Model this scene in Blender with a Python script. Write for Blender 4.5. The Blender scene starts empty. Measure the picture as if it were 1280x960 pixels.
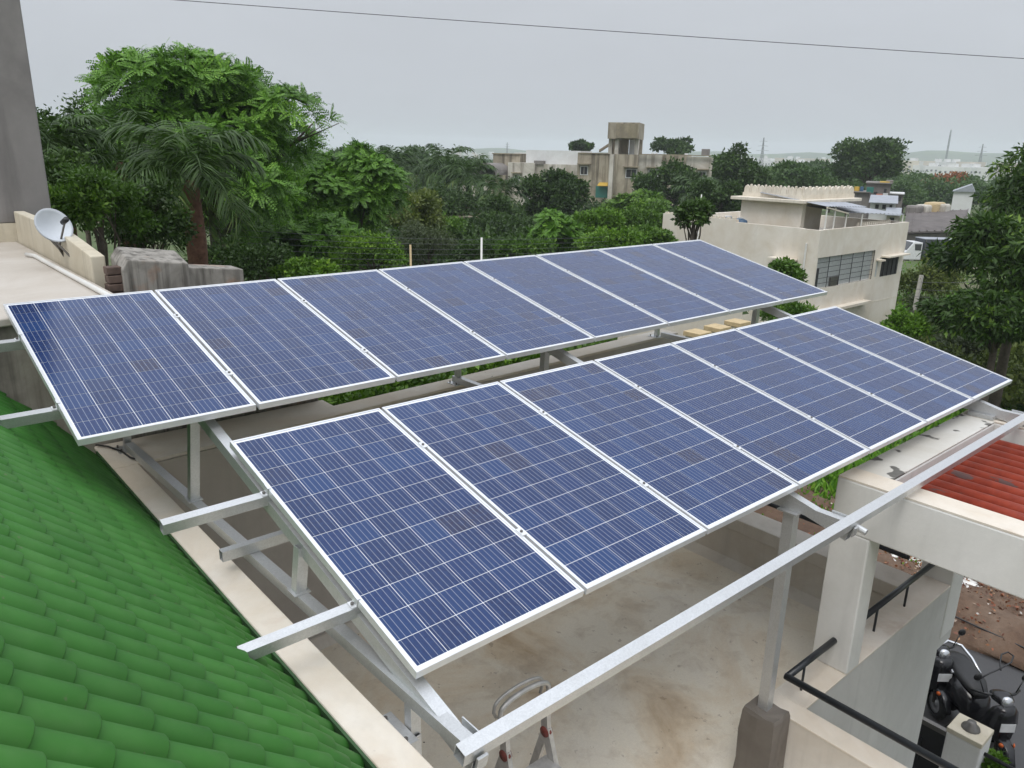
import bpy, math, random
import numpy as np
from mathutils import Vector, Matrix

# ------------------------------------------------------------------ camera, sky, sun, exposure
scene = bpy.context.scene
COL = scene.collection
F = 958.854                                   # focal length in pixels of a 1280 px wide frame
MW = np.array([[0.75854568, -0.17422648, 0.62789616],
               [-0.65131963, -0.23197018, 0.7224767],
               [0.01977861, -0.95699267, -0.2894371]])
CAM = np.array([-0.76786, -6.34350, 1.09075])
cam_data = bpy.data.cameras.new('camera')
cam_data.sensor_width = 36.0
cam_data.lens = 36.0 * F / 1280.0
cam_data.clip_start = 0.05
cam_data.clip_end = 20000
cam = bpy.data.objects.new('camera', cam_data)
COL.objects.link(cam)
_m = Matrix(((MW[0, 0], -MW[0, 1], -MW[0, 2], CAM[0]), (MW[1, 0], -MW[1, 1], -MW[1, 2], CAM[1]),
             (MW[2, 0], -MW[2, 1], -MW[2, 2], CAM[2]), (0, 0, 0, 1)))
cam.matrix_world = _m
scene.camera = cam

SUN_DIR = Vector((-0.50, -0.25, 0.83)).normalized()     # towards the sun behind the cloud
world = bpy.data.worlds.new('World')
scene.world = world
world.use_nodes = True
wn = world.node_tree
wn.nodes.clear()
w_out = wn.nodes.new('ShaderNodeOutputWorld')
sky = wn.nodes.new('ShaderNodeTexSky')
sky.sky_type = 'NISHITA'
sky.sun_disc = False
sky.sun_elevation = math.asin(SUN_DIR.z)
sky.sun_rotation = math.atan2(SUN_DIR.x, SUN_DIR.y)
sky.dust_density = 6.0
sky.air_density = 1.0
hs = wn.nodes.new('ShaderNodeHueSaturation')
hs.inputs['Saturation'].default_value = 0.25
wn.links.new(sky.outputs[0], hs.inputs['Color'])
bg1 = wn.nodes.new('ShaderNodeBackground')
bg1.inputs['Strength'].default_value = 0.06
wn.links.new(hs.outputs[0], bg1.inputs['Color'])
tc = wn.nodes.new('ShaderNodeTexCoord')
sep = wn.nodes.new('ShaderNodeSeparateXYZ')
wn.links.new(tc.outputs['Generated'], sep.inputs[0])
zz = wn.nodes.new('ShaderNodeMath'); zz.operation = 'MAXIMUM'; zz.inputs[1].default_value = 0.0
wn.links.new(sep.outputs['Z'], zz.inputs[0])
z2 = wn.nodes.new('ShaderNodeMath'); z2.operation = 'POWER'; z2.inputs[1].default_value = 1.8
wn.links.new(zz.outputs[0], z2.inputs[0])
mr = wn.nodes.new('ShaderNodeMapRange')                  # overcast dome: zenith about three times the horizon
mr.inputs['From Min'].default_value = 0.0
mr.inputs['From Max'].default_value = 1.0
mr.inputs['To Min'].default_value = 0.545
mr.inputs['To Max'].default_value = 1.85
wn.links.new(z2.outputs[0], mr.inputs['Value'])
bg2 = wn.nodes.new('ShaderNodeBackground')
bg2.inputs['Color'].default_value = (0.915, 0.963, 1.04, 1)
cl = wn.nodes.new('ShaderNodeTexNoise')
cl.inputs['Scale'].default_value = 2.2; cl.inputs['Detail'].default_value = 5; cl.inputs['Distortion'].default_value = 0.6
cm = wn.nodes.new('ShaderNodeMapping'); cm.inputs['Scale'].default_value = (1, 1, 3.5)
wn.links.new(tc.outputs['Generated'], cm.inputs['Vector']); wn.links.new(cm.outputs[0], cl.inputs['Vector'])
cr_ = wn.nodes.new('ShaderNodeMapRange')
cr_.inputs['From Min'].default_value = 0.3; cr_.inputs['From Max'].default_value = 0.7
cr_.inputs['To Min'].default_value = 0.955; cr_.inputs['To Max'].default_value = 1.035
wn.links.new(cl.outputs['Fac'], cr_.inputs['Value'])
cmul = wn.nodes.new('ShaderNodeMath'); cmul.operation = 'MULTIPLY'
wn.links.new(mr.outputs[0], cmul.inputs[0]); wn.links.new(cr_.outputs[0], cmul.inputs[1])
wn.links.new(cmul.outputs[0], bg2.inputs['Strength'])
mixw = wn.nodes.new('ShaderNodeMixShader')
mixw.inputs[0].default_value = 0.93                      # thick cloud lets little of the clear sky through
wn.links.new(bg1.outputs[0], mixw.inputs[1])
wn.links.new(bg2.outputs[0], mixw.inputs[2])
wn.links.new(mixw.outputs[0], w_out.inputs['Surface'])

sun_data = bpy.data.lights.new('sun', 'SUN')
sun_data.energy = 1.1
sun_data.angle = math.radians(25)
sun_data.color = (1.0, 0.97, 0.92)
sun = bpy.data.objects.new('sun', sun_data)
COL.objects.link(sun)
sun.rotation_euler = SUN_DIR.to_track_quat('Z', 'Y').to_euler()

vs = scene.view_settings
vs.view_transform = 'Standard'
vs.look = 'None'
vs.exposure = 0.18
vs.gamma = 1.0
vs.use_curve_mapping = False
scene.render.engine = 'CYCLES'
scene.cycles.use_denoising = True
scene.cycles.max_bounces = 6
scene.cycles.diffuse_bounces = 4
scene.cycles.glossy_bounces = 3
scene.cycles.transmission_bounces = 4
scene.cycles.transparent_max_bounces = 8
scene.cycles.volume_bounces = 1

# ------------------------------------------------------------------ surveying helpers: a sight line from the photograph's stand point
def ray(px, py):
    return MW @ np.array([(px - 640.0) / F, (py - 480.0) / F, 1.0])
def P(px, py, x=None, y=None, z=None, d=None):
    """where the sight line through that point meets the plane x=, y=, z= or the horizontal distance d"""
    r = ray(px, py)
    if x is not None: t = (x - CAM[0]) / r[0]
    elif y is not None: t = (y - CAM[1]) / r[1]
    elif z is not None: t = (z - CAM[2]) / r[2]
    else: t = d / math.hypot(r[0], r[1])
    return Vector(CAM + t * r)
def ground_z(d):
    return -7.0 - 0.018 * max(0.0, d - 90.0) if d < 480 else -14.02
def dist2(v):
    return math.hypot(v[0] - CAM[0], v[1] - CAM[1])

# ------------------------------------------------------------------ materials
def new_mat(name):
    m = bpy.data.materials.new(name)
    m.use_nodes = True
    nt = m.node_tree
    b = nt.nodes['Principled BSDF']
    return m, nt, b
def coords(nt, kind='Object', scale=(1, 1, 1)):
    t = nt.nodes.new('ShaderNodeTexCoord')
    mp = nt.nodes.new('ShaderNodeMapping')
    mp.inputs['Scale'].default_value = scale
    nt.links.new(t.outputs[kind], mp.inputs['Vector'])
    return mp.outputs['Vector']
def world_pos(nt, scale=(1, 1, 1)):
    g = nt.nodes.new('ShaderNodeNewGeometry')
    mp = nt.nodes.new('ShaderNodeMapping')
    mp.inputs['Scale'].default_value = scale
    nt.links.new(g.outputs['Position'], mp.inputs['Vector'])
    return mp.outputs['Vector']
def noise(nt, vec, scale, detail=5, rough=0.6, dist=0.0):
    n = nt.nodes.new('ShaderNodeTexNoise')
    n.inputs['Scale'].default_value = scale
    n.inputs['Detail'].default_value = detail
    n.inputs['Roughness'].default_value = rough
    n.inputs['Distortion'].default_value = dist
    nt.links.new(vec, n.inputs['Vector'])
    return n.outputs['Fac']
def ramp(nt, fac, stops):
    r = nt.nodes.new('ShaderNodeValToRGB')
    e = r.color_ramp.elements
    while len(e) < len(stops): e.new(0.5)
    for el, (p, c) in zip(e, stops):
        el.position = p
        el.color = (c[0], c[1], c[2], 1) if not isinstance(c, (int, float)) else (c, c, c, 1)
    nt.links.new(fac, r.inputs[0])
    return r.outputs['Color']
def mix(nt, fac, a, b, mode='MIX'):
    m = nt.nodes.new('ShaderNodeMix')
    m.data_type = 'RGBA'
    m.blend_type = mode
    for sock, v in ((m.inputs[0], fac), (m.inputs[6], a), (m.inputs[7], b)):
        if isinstance(v, (int, float)): sock.default_value = v
        elif isinstance(v, tuple): sock.default_value = (v[0], v[1], v[2], 1)
        else: nt.links.new(v, sock)
    return m.outputs[2]
def bump(nt, bsdf, h, strength=0.3, dist=0.01):
    bn = nt.nodes.new('ShaderNodeBump')
    bn.inputs['Strength'].default_value = strength
    bn.inputs['Distance'].default_value = dist
    nt.links.new(h, bn.inputs['Height'])
    nt.links.new(bn.outputs[0], bsdf.inputs['Normal'])
def plain(name, c, rough=0.6, metal=0.0, var=0.12, scale=8.0, bmp=0.1):
    m, nt, b = new_mat(name)
    v = coords(nt)
    n = noise(nt, v, scale)
    lo = tuple(x * (1 - var) for x in c)
    hi = tuple(min(1, x * (1 + var)) for x in c)
    nt.links.new(ramp(nt, n, [(0.3, lo), (0.7, hi)]), b.inputs['Base Color'])
    b.inputs['Roughness'].default_value = rough
    b.inputs['Metallic'].default_value = metal
    if bmp: bump(nt, b, noise(nt, v, scale * 6), bmp, 0.005)
    return m
def plaster(name, c, stain, amount=0.5, streak=0.5, fine=25.0, rough=0.85, scale=0.9, sharp=0.16, extra=None, speck=None, sk=(6, 6, 0.35), ss=(0.52, 0.72)):
    """painted plaster or concrete with blotches, rain streaks running down and fine grain"""
    m, nt, b = new_mat(name)
    v = world_pos(nt)
    blot = noise(nt, v, scale, 8, 0.65, 0.6)
    f1 = ramp(nt, blot, [(0.5 - amount * 0.3 - sharp + 0.12, 1.0), (0.5 - amount * 0.3 + sharp + 0.12, 0.0)])
    vs_ = world_pos(nt, sk)
    st = noise(nt, vs_, 1.3, 6, 0.6)
    f2 = ramp(nt, st, [(ss[0], 0.0), (ss[1], streak)])
    col = mix(nt, f1, c, stain)
    col = mix(nt, f2, col, tuple(x * 0.55 for x in stain))
    if extra:
        n3 = noise(nt, v, extra[1], 5, 0.6, 0.3)
        col = mix(nt, ramp(nt, n3, [(extra[2], 0.0), (extra[2] + 0.12, extra[3])]), col, extra[0])
    if speck:
        n4 = noise(nt, v, speck[1], 3, 0.6)
        col = mix(nt, ramp(nt, n4, [(speck[2], 0.0), (speck[2] + 0.03, 1.0)]), col, speck[0])
    gr = noise(nt, v, fine, 4, 0.7)
    col = mix(nt, ramp(nt, gr, [(0.25, 0.0), (0.75, 0.16)]), col, tuple(x * 0.6 for x in c))
    nt.links.new(col, b.inputs['Base Color'])
    b.inputs['Roughness'].default_value = rough
    bump(nt, b, gr, 0.25, 0.006)
    return m
def leaf_mat(name, c1, c2, c3=None, transl=0.24, rough=0.5):
    m, nt, b = new_mat(name)
    a = nt.nodes.new('ShaderNodeAttribute')
    a.attribute_name = 'tint'
    st = [(0.0, c1), (0.75, c2)]
    if c3: st.append((1.0, c3))
    col = ramp(nt, a.outputs['Fac'], st)
    nt.links.new(col, b.inputs['Base Color'])
    b.inputs['Roughness'].default_value = rough
    b.inputs['Specular IOR Level'].default_value = 0.35
    t = nt.nodes.new('ShaderNodeBsdfTranslucent')
    nt.links.new(mix(nt, 1.0, col, (1.0, 1.15, 0.55), 'MULTIPLY'), t.inputs['Color'])
    mx = nt.nodes.new('ShaderNodeMixShader')
    mx.inputs[0].default_value = transl
    nt.links.new(b.outputs[0], mx.inputs[1])
    nt.links.new(t.outputs[0], mx.inputs[2])
    nt.links.new(mx.outputs[0], nt.nodes['Material Output'].inputs['Surface'])
    return m

M = {}
# polycrystalline cell with five bus bars and fine fingers, tint differs from cell to cell
def cell_material():
    m, nt, b = new_mat('solar_cell')
    oi = nt.nodes.new('ShaderNodeObjectInfo')
    t = nt.nodes.new('ShaderNodeTexCoord')
    addv = nt.nodes.new('ShaderNodeVectorMath'); addv.operation = 'ADD'
    nt.links.new(t.outputs['Object'], addv.inputs[0])
    sc = nt.nodes.new('ShaderNodeVectorMath'); sc.operation = 'SCALE'
    nt.links.new(oi.outputs['Location'], sc.inputs[0]); sc.inputs['Scale'].default_value = 3.7
    nt.links.new(sc.outputs[0], addv.inputs[1])
    vo = nt.nodes.new('ShaderNodeTexVoronoi')
    vo.inputs['Scale'].default_value = 90
    nt.links.new(addv.outputs[0], vo.inputs['Vector'])
    base = ramp(nt, oi.outputs['Random'], [(0.0, (0.003, 0.015, 0.075)), (0.5, (0.004, 0.021, 0.100)), (0.93, (0.006, 0.034, 0.130)),
                                           (0.965, (0.012, 0.016, 0.060)), (1.0, (0.020, 0.018, 0.046))])
    sepc = nt.nodes.new('ShaderNodeSeparateColor')
    nt.links.new(vo.outputs['Color'], sepc.inputs[0])
    col = mix(nt, ramp(nt, sepc.outputs[0], [(0.0, 0.0), (1.0, 0.55)]), base, (0.008, 0.038, 0.135))
    sx = nt.nodes.new('ShaderNodeSeparateXYZ')
    nt.links.new(t.outputs['Object'], sx.inputs[0])
    def stripes(src, period, width):
        a = nt.nodes.new('ShaderNodeMath'); a.operation = 'MULTIPLY_ADD'
        nt.links.new(src, a.inputs[0]); a.inputs[1].default_value = 1.0 / period; a.inputs[2].default_value = 100.0
        f = nt.nodes.new('ShaderNodeMath'); f.operation = 'FRACT'; nt.links.new(a.outputs[0], f.inputs[0])
        s = nt.nodes.new('ShaderNodeMath'); s.operation = 'SUBTRACT'; nt.links.new(f.outputs[0], s.inputs[0]); s.inputs[1].default_value = 0.5
        ab = nt.nodes.new('ShaderNodeMath'); ab.operation = 'ABSOLUTE'; nt.links.new(s.outputs[0], ab.inputs[0])
        g = nt.nodes.new('ShaderNodeMath'); g.operation = 'GREATER_THAN'; nt.links.new(ab.outputs[0], g.inputs[0])
        g.inputs[1].default_value = 0.5 - width / period / 2
        return g.outputs[0]
    bars = stripes(sx.outputs['X'], 0.0312, 0.0019)
    dustn = noise(nt, world_pos(nt), 1.1, 5, 0.6, 0.4)
    # the stripes sit at multiples of the period: shift by half so that five fall inside a cell
    col = mix(nt, bars, col, (0.32, 0.35, 0.43))
    col = mix(nt, ramp(nt, dustn, [(0.3, 0.0), (0.75, 0.018)]), col, (0.40, 0.41, 0.44))   # thin film of dust on the glass
    nt.links.new(col, b.inputs['Base Color'])
    b.inputs['Roughness'].default_value = 0.35
    b.inputs['Coat Weight'].default_value = 1.0
    b.inputs['Coat Roughness'].default_value = 0.12
    b.inputs['Coat IOR'].default_value = 1.42
    b.inputs['Specular IOR Level'].default_value = 0.0
    return m
M['cell'] = cell_material()
def glazed(name, c):
    m, nt, b = new_mat(name)
    b.inputs['Base Color'].default_value = (*c, 1)
    b.inputs['Roughness'].default_value = 0.5
    b.inputs['Coat Weight'].default_value = 1.0
    b.inputs['Coat Roughness'].default_value = 0.12
    b.inputs['Coat IOR'].default_value = 1.42
    return m
M['backsheet'] = glazed('white_backsheet_under_glass', (0.78, 0.80, 0.84))
M['alu'] = plain('anodised_aluminium', (0.74, 0.75, 0.77), 0.42, 0.55, 0.05, 12)
def galv():
    m, nt, b = new_mat('galvanised_steel')
    v = world_pos(nt)
    vo = nt.nodes.new('ShaderNodeTexVoronoi'); vo.inputs['Scale'].default_value = 160
    nt.links.new(v, vo.inputs['Vector'])
    sepc = nt.nodes.new('ShaderNodeSeparateColor'); nt.links.new(vo.outputs['Color'], sepc.inputs[0])
    n = noise(nt, v, 5, 6, 0.7)
    c = ramp(nt, sepc.outputs[0], [(0, (0.56, 0.57, 0.58)), (1, (0.64, 0.65, 0.66))])
    c = mix(nt, ramp(nt, n, [(0.45, 0.0), (0.75, 0.3)]), c, (0.44, 0.435, 0.42))
    nt.links.new(c, b.inputs['Base Color'])
    b.inputs['Metallic'].default_value = 0.75
    nt.links.new(ramp(nt, n, [(0.3, 0.34), (0.8, 0.55)]), b.inputs['Roughness'])
    return m
M['galv'] = galv()
M['steel_dark'] = plain('dark_bolt_steel', (0.16, 0.15, 0.14), 0.45, 0.7)
M['black_plastic'] = plain('black_plastic', (0.012, 0.012, 0.013), 0.4)
M['cable'] = plain('black_cable', (0.02, 0.02, 0.022), 0.5)
M['wire'] = plain('weathered_wire', (0.10, 0.10, 0.11), 0.6)
M['ledge'] = plaster('cream_washed_ledge', (0.76, 0.72, 0.66), (0.62, 0.54, 0.44), 0.25, 0.12, extra=((0.40, 0.24, 0.12), 1.7, 0.62, 0.45), speck=((0.16, 0.13, 0.1), 9, 0.74))
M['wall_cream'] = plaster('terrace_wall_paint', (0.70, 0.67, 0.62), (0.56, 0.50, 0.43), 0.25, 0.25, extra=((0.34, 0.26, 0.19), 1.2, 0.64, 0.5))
M['wall_back'] = plaster('shade_darkened_wall_paint', (0.50, 0.47, 0.43), (0.42, 0.38, 0.34), 0.3, 0.15)  # terrace wall grey, darkened for the shade below the panels
M['wall_white'] = plaster('white_exterior_paint', (0.74, 0.73, 0.71), (0.64, 0.63, 0.60), 0.3, 0.18, speck=((0.3, 0.29, 0.27), 4.5, 0.79))
M['wall_grey'] = plaster('pale_grey_exterior_paint', (0.62, 0.61, 0.59), (0.52, 0.51, 0.49), 0.3, 0.2)
M['peeling'] = plaster('peeling_white_paint', (0.64, 0.625, 0.59), (0.52, 0.49, 0.43), 0.35, 0.0, speck=((0.10, 0.095, 0.085), 3.4, 0.575))
def terrace_floor_mat():
    m, nt, b = new_mat('stained_terrace_screed')
    v = world_pos(nt)
    n1 = noise(nt, v, 0.9, 8, 0.62, 0.8)
    n2 = noise(nt, v, 3.2, 6, 0.65, 0.4)
    n3 = noise(nt, v, 11, 4, 0.6)
    c = ramp(nt, n1, [(0.28, (0.50, 0.36, 0.22)), (0.38, (0.72, 0.60, 0.45)), (0.50, (0.82, 0.75, 0.63)), (0.70, (0.78, 0.73, 0.65))])
    c = mix(nt, ramp(nt, n2, [(0.50, 0.0), (0.72, 0.5)]), c, (0.42, 0.31, 0.21))
    c = mix(nt, ramp(nt, n3, [(0.66, 0.0), (0.70, 0.45)]), c, (0.26, 0.17, 0.11))
    n4 = noise(nt, v, 26, 3, 0.5)
    c = mix(nt, ramp(nt, n4, [(0.745, 0.0), (0.76, 1.0)]), c, (0.07, 0.035, 0.025))
    g = noise(nt, v, 60, 4, 0.7)
    c = mix(nt, ramp(nt, g, [(0.3, 0.0), (0.75, 0.22)]), c, (0.40, 0.35, 0.28))
    nt.links.new(c, b.inputs['Base Color'])
    nt.links.new(ramp(nt, n1, [(0.3, 0.32), (0.7, 0.7)]), b.inputs['Roughness'])
    bump(nt, b, g, 0.15, 0.004)
    return m
M['terrace'] = terrace_floor_mat()
M['pedestal'] = plaster('rough_wet_cement', (0.17, 0.15, 0.13), (0.10, 0.085, 0.072), 0.5, 0.2, fine=14)
M['rail_black'] = plain('black_painted_handrail', (0.018, 0.021, 0.025), 0.35, 0.1)
def red_pipe():
    m, nt, b = new_mat('flaking_red_paint')
    v = world_pos(nt, (3, 1, 3))
    n = noise(nt, v, 2.6, 5, 0.6)
    n2 = noise(nt, world_pos(nt), 14, 3, 0.6)
    c = ramp(nt, n2, [(0.3, (0.25, 0.034, 0.016)), (0.7, (0.36, 0.056, 0.026))])
    c = mix(nt, ramp(nt, n, [(0.64, 0.0), (0.665, 0.85)]), c, (0.13, 0.10, 0.095))
    nt.links.new(c, b.inputs['Base Color'])
    b.inputs['Roughness'].default_value = 0.42
    return m
M['red_pipe'] = red_pipe()
def tile_green():
    m, nt, b = new_mat('green_roof_tile')
    oi = nt.nodes.new('ShaderNodeObjectInfo')
    v = world_pos(nt)
    n = noise(nt, v, 7, 6, 0.65)
    c = ramp(nt, oi.outputs['Random'], [(0.0, (0.044, 0.168, 0.028)), (1.0, (0.054, 0.190, 0.034))])
    c = mix(nt, ramp(nt, n, [(0.45, 0.0), (0.8, 0.5)]), c, (0.105, 0.225, 0.075))  # paler dusty green; the whitish sheen is painted into the colour
    n2 = noise(nt, v, 30, 3, 0.5)
    c = mix(nt, ramp(nt, n2, [(0.70, 0.0), (0.74, 0.7)]), c, (0.14, 0.17, 0.09))
    n5 = noise(nt, v, 1.6, 6, 0.65, 0.5)
    c = mix(nt, ramp(nt, n5, [(0.42, 0.0), (0.70, 0.55)]), c, (0.030, 0.115, 0.022))   # older, duller paint in patches
    nt.links.new(c, b.inputs['Base Color'])
    nt.links.new(ramp(nt, n, [(0.3, 0.5), (0.8, 0.68)]), b.inputs['Roughness'])
    b.inputs['Specular IOR Level'].default_value = 0.22
    return m
M['tile'] = tile_green()
M['gutter'] = plain('dull_green_gutter', (0.035, 0.085, 0.03), 0.7, 0, 0.3, 6)
M['stain_wall'] = plaster('black_stained_concrete', (0.40, 0.37, 0.33), (0.17, 0.145, 0.12), 0.75, 0.85, extra=((0.10, 0.088, 0.075), 1.1, 0.5, 0.75))
M['stain_wall2'] = plaster('weathered_pale_concrete', (0.31, 0.29, 0.26), (0.085, 0.075, 0.062), 0.9, 0.9, scale=3.2, sk=(10, 10, 0.6), ss=(0.48, 0.66), extra=((0.36, 0.15, 0.05), 1.7, 0.58, 0.7))
M['old_cream'] = plaster('old_cream_limewash', (0.66, 0.61, 0.50), (0.50, 0.44, 0.33), 0.45, 0.4, extra=((0.30, 0.23, 0.15), 1.8, 0.64, 0.6))
M['old_floor'] = plaster('pale_roof_screed', (0.56, 0.52, 0.47), (0.45, 0.40, 0.34), 0.5, 0.0)
M['grey_render'] = plaster('grey_cement_render', (0.27, 0.255, 0.245), (0.16, 0.15, 0.145), 0.55, 0.5, scale=0.5, sk=(2.2, 2.2, 0.3))
M['brick'] = plain('broken_brick', (0.11, 0.075, 0.06), 0.9, 0, 0.35, 12, 0.4)
M['dish'] = plain('grey_white_dish_paint', (0.56, 0.59, 0.63), 0.5, 0, 0.04)
M['pvc'] = plain('white_pvc', (0.70, 0.69, 0.66), 0.45, 0, 0.06)
M['trunk'] = plain('tree_bark', (0.085, 0.068, 0.052), 0.9, 0, 0.35, 9, 0.5)
M['palm_trunk'] = plain('palm_bark', (0.16, 0.135, 0.11), 0.9, 0, 0.3, 12, 0.5)
M['palm_sheath'] = plain('brown_dead_sheath', (0.15, 0.075, 0.05), 0.9, 0, 0.4, 10, 0.5)
M['leaf_feather'] = leaf_mat('feathery_leaf', (0.0281, 0.0754, 0.0083), (0.1456, 0.3110, 0.0343), (0.2748, 0.4784, 0.0633))
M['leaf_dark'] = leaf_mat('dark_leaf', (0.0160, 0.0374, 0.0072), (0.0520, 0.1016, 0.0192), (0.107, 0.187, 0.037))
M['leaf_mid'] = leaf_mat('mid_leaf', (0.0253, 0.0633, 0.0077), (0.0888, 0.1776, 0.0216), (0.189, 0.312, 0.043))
M['leaf_bright'] = leaf_mat('bright_leaf', (0.0358, 0.0897, 0.0083), (0.1352, 0.2600, 0.0256), (0.270, 0.425, 0.048))
M['leaf_olive'] = leaf_mat('olive_leaf', (0.0446, 0.0688, 0.0149), (0.1352, 0.1752, 0.0384), (0.257, 0.275, 0.053))
M['leaf_grey'] = leaf_mat('grey_green_leaf', (0.0358, 0.0517, 0.0226), (0.0984, 0.1296, 0.0568))
M['leaf_mango'] = leaf_mat('mango_leaf', (0.0143, 0.0363, 0.0050), (0.0496, 0.1056, 0.0136), (0.190, 0.308, 0.028))
M['leaf_palm'] = leaf_mat('palm_leaf', (0.0220, 0.0484, 0.0105), (0.0688, 0.1320, 0.0256), (0.178, 0.220, 0.056), 0.25)
M['leaf_far'] = leaf_mat('far_leaf', (0.030, 0.068, 0.016), (0.068, 0.130, 0.030), (0.10, 0.16, 0.045), 0.2)
M['leaf_orange'] = leaf_mat('orange_blossom', (0.20, 0.08, 0.03), (0.30, 0.11, 0.035), None, 0.2)
M['grass'] = leaf_mat('grass_blade', (0.058, 0.162, 0.014), (0.146, 0.311, 0.028), (0.233, 0.378, 0.052))
M['house_cream'] = plaster('house_cream_paint', (0.80, 0.750, 0.675), (0.68, 0.61, 0.51), 0.3, 0.22, sk=(1.6, 1.6, 0.16), ss=(0.56, 0.8), extra=((0.42, 0.31, 0.20), 0.7, 0.66, 0.5))
M['house_trim'] = plaster('house_trim_paint', (0.78, 0.72, 0.62), (0.62, 0.55, 0.45), 0.35, 0.3)
M['apt_wall'] = plaster('mildewed_apartment_wall', (0.42, 0.37, 0.285), (0.16, 0.13, 0.09), 0.7, 0.9, scale=0.35, sk=(0.9, 0.9, 0.07), ss=(0.46, 0.64))
M['apt_pale'] = plaster('pale_apartment_wall', (0.60, 0.57, 0.51), (0.30, 0.26, 0.20), 0.55, 0.85, scale=0.35, sk=(0.8, 0.8, 0.06), ss=(0.50, 0.68))
M['apt_dark'] = plaster('blackened_apartment_wall', (0.20, 0.17, 0.13), (0.40, 0.34, 0.22), 0.55, 0.8, scale=0.5, sk=(1.2, 1.2, 0.09), ss=(0.46, 0.66))
M['apt_white'] = plaster('fresh_white_wall', (0.72, 0.73, 0.73), (0.64, 0.64, 0.63), 0.2, 0.1)
M['void'] = plain('dark_interior', (0.03, 0.03, 0.032), 0.7)
M['window_glass'] = plain('dull_window_glass', (0.06, 0.065, 0.07), 0.15)
M['grey_glass'] = plain('grey_window_curtain', (0.42, 0.44, 0.44), 0.5)
M['sheet_metal'] = plain('corrugated_grey_sheet', (0.36, 0.38, 0.42), 0.4, 0.4, 0.15, 2)
M['yellow'] = plain('yellow_awning', (0.55, 0.36, 0.06), 0.6)
M['tan_cap'] = plain('tan_pier_cap', (0.48, 0.37, 0.21), 0.8, 0, 0.15, 10)
M['blue_tank'] = plain('blue_water_tank', (0.05, 0.11, 0.20), 0.45)
M['teal_tank'] = plain('teal_sheet', (0.03, 0.16, 0.13), 0.5)
M['slum_grey'] = plaster('bare_block_wall', (0.24, 0.22, 0.205), (0.15, 0.135, 0.125), 0.5, 0.5, scale=0.5)
M['shed_roof'] = plain('dark_asbestos_roof', (0.12, 0.105, 0.10), 0.85, 0, 0.25, 0.6)
M['far_white'] = plain('far_white_paint', (0.66, 0.66, 0.65), 0.8, 0, 0.1, 0.1, 0)
M['far_cream'] = plain('far_cream_paint', (0.56, 0.51, 0.44), 0.8, 0, 0.1, 0.1, 0)
M['far_window'] = plain('far_window', (0.12, 0.13, 0.14), 0.5, 0, 0.1, 1, 0)
M['pylon'] = plain('pylon_steel', (0.20, 0.21, 0.22), 0.6, 0.3, 0.1, 1, 0)
M['pole'] = plain('pale_concrete_pole', (0.44, 0.42, 0.38), 0.8)
M['truck_white'] = plain('white_truck_paint', (0.66, 0.67, 0.68), 0.3)
M['truck_tarp'] = plain('dark_tarpaulin', (0.055, 0.06, 0.075), 0.6, 0, 0.2, 3)
M['tyre'] = plain('tyre_rubber', (0.016, 0.016, 0.017), 0.8)
M['rim'] = plain('wheel_rim', (0.42, 0.42, 0.43), 0.35, 0.7)
M['scooter'] = plain('black_scooter_paint', (0.010, 0.010, 0.012), 0.18, 0, 0.1, 4, 0)
M['seat'] = plain('black_vinyl', (0.018, 0.018, 0.019), 0.55)
M['chrome'] = plain('silver_trim', (0.62, 0.63, 0.65), 0.25, 0.85, 0.05, 4, 0)
M['amber'] = plain('amber_lens', (0.55, 0.11, 0.02), 0.25, 0, 0.1, 4, 0)
M['plate'] = plain('white_plate', (0.62, 0.62, 0.62), 0.5)
M['red_plastic'] = plain('faded_red_plastic', (0.15, 0.035, 0.028), 0.6)
M['ladder'] = plain('scuffed_aluminium', (0.50, 0.49, 0.48), 0.45, 0.6, 0.2, 14)
M['gate'] = plain('dark_iron_gate', (0.028, 0.028, 0.030), 0.5, 0.3)
M['orange_paint'] = plain('orange_doorway', (0.50, 0.17, 0.10), 0.7)
def asphalt():
    m, nt, b = new_mat('wet_asphalt')
    v = world_pos(nt)
    n = noise(nt, v, 0.6, 6, 0.6)
    g = noise(nt, v, 45, 3, 0.7)
    c = ramp(nt, n, [(0.3, (0.035, 0.035, 0.038)), (0.7, (0.060, 0.059, 0.060))])
    c = mix(nt, ramp(nt, g, [(0.4, 0.0), (0.8, 0.4)]), c, (0.095, 0.09, 0.085))
    nt.links.new(c, b.inputs['Base Color'])
    nt.links.new(ramp(nt, n, [(0.35, 0.35), (0.65, 0.7)]), b.inputs['Roughness'])
    bump(nt, b, g, 0.3, 0.004)
    return m
M['asphalt'] = asphalt()
def ground_mat(name, a, b_, c_, s1=0.25, s2=1.8, far=0.35):
    m, nt, b = new_mat(name)
    v = world_pos(nt)
    n = noise(nt, v, s1, 8, 0.65, 0.5)
    n2 = noise(nt, v, s2, 6, 0.7)
    n3 = noise(nt, v, 0.008, 4, 0.55)
    c = ramp(nt, n, [(0.35, a), (0.50, b_), (0.66, c_)])
    c = mix(nt, ramp(nt, n2, [(0.4, 0.0), (0.75, 0.5)]), c, tuple(x * 0.5 for x in a))
    c = mix(nt, ramp(nt, n3, [(0.48, 0.0), (0.58, far)]), c, (0.13, 0.18, 0.06))
    nt.links.new(c, b.inputs['Base Color'])
    b.inputs['Roughness'].default_value = 0.95
    bump(nt, b, n2, 0.6, 0.05)
    return m
M['ground'] = ground_mat('scrub_ground', (0.055, 0.085, 0.025), (0.075, 0.115, 0.032), (0.13, 0.11, 0.07))
M['dirt'] = ground_mat('red_brown_dirt', (0.085, 0.050, 0.033), (0.13, 0.080, 0.052), (0.17, 0.115, 0.080), 0.7, 5.0, 0.0)
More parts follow.
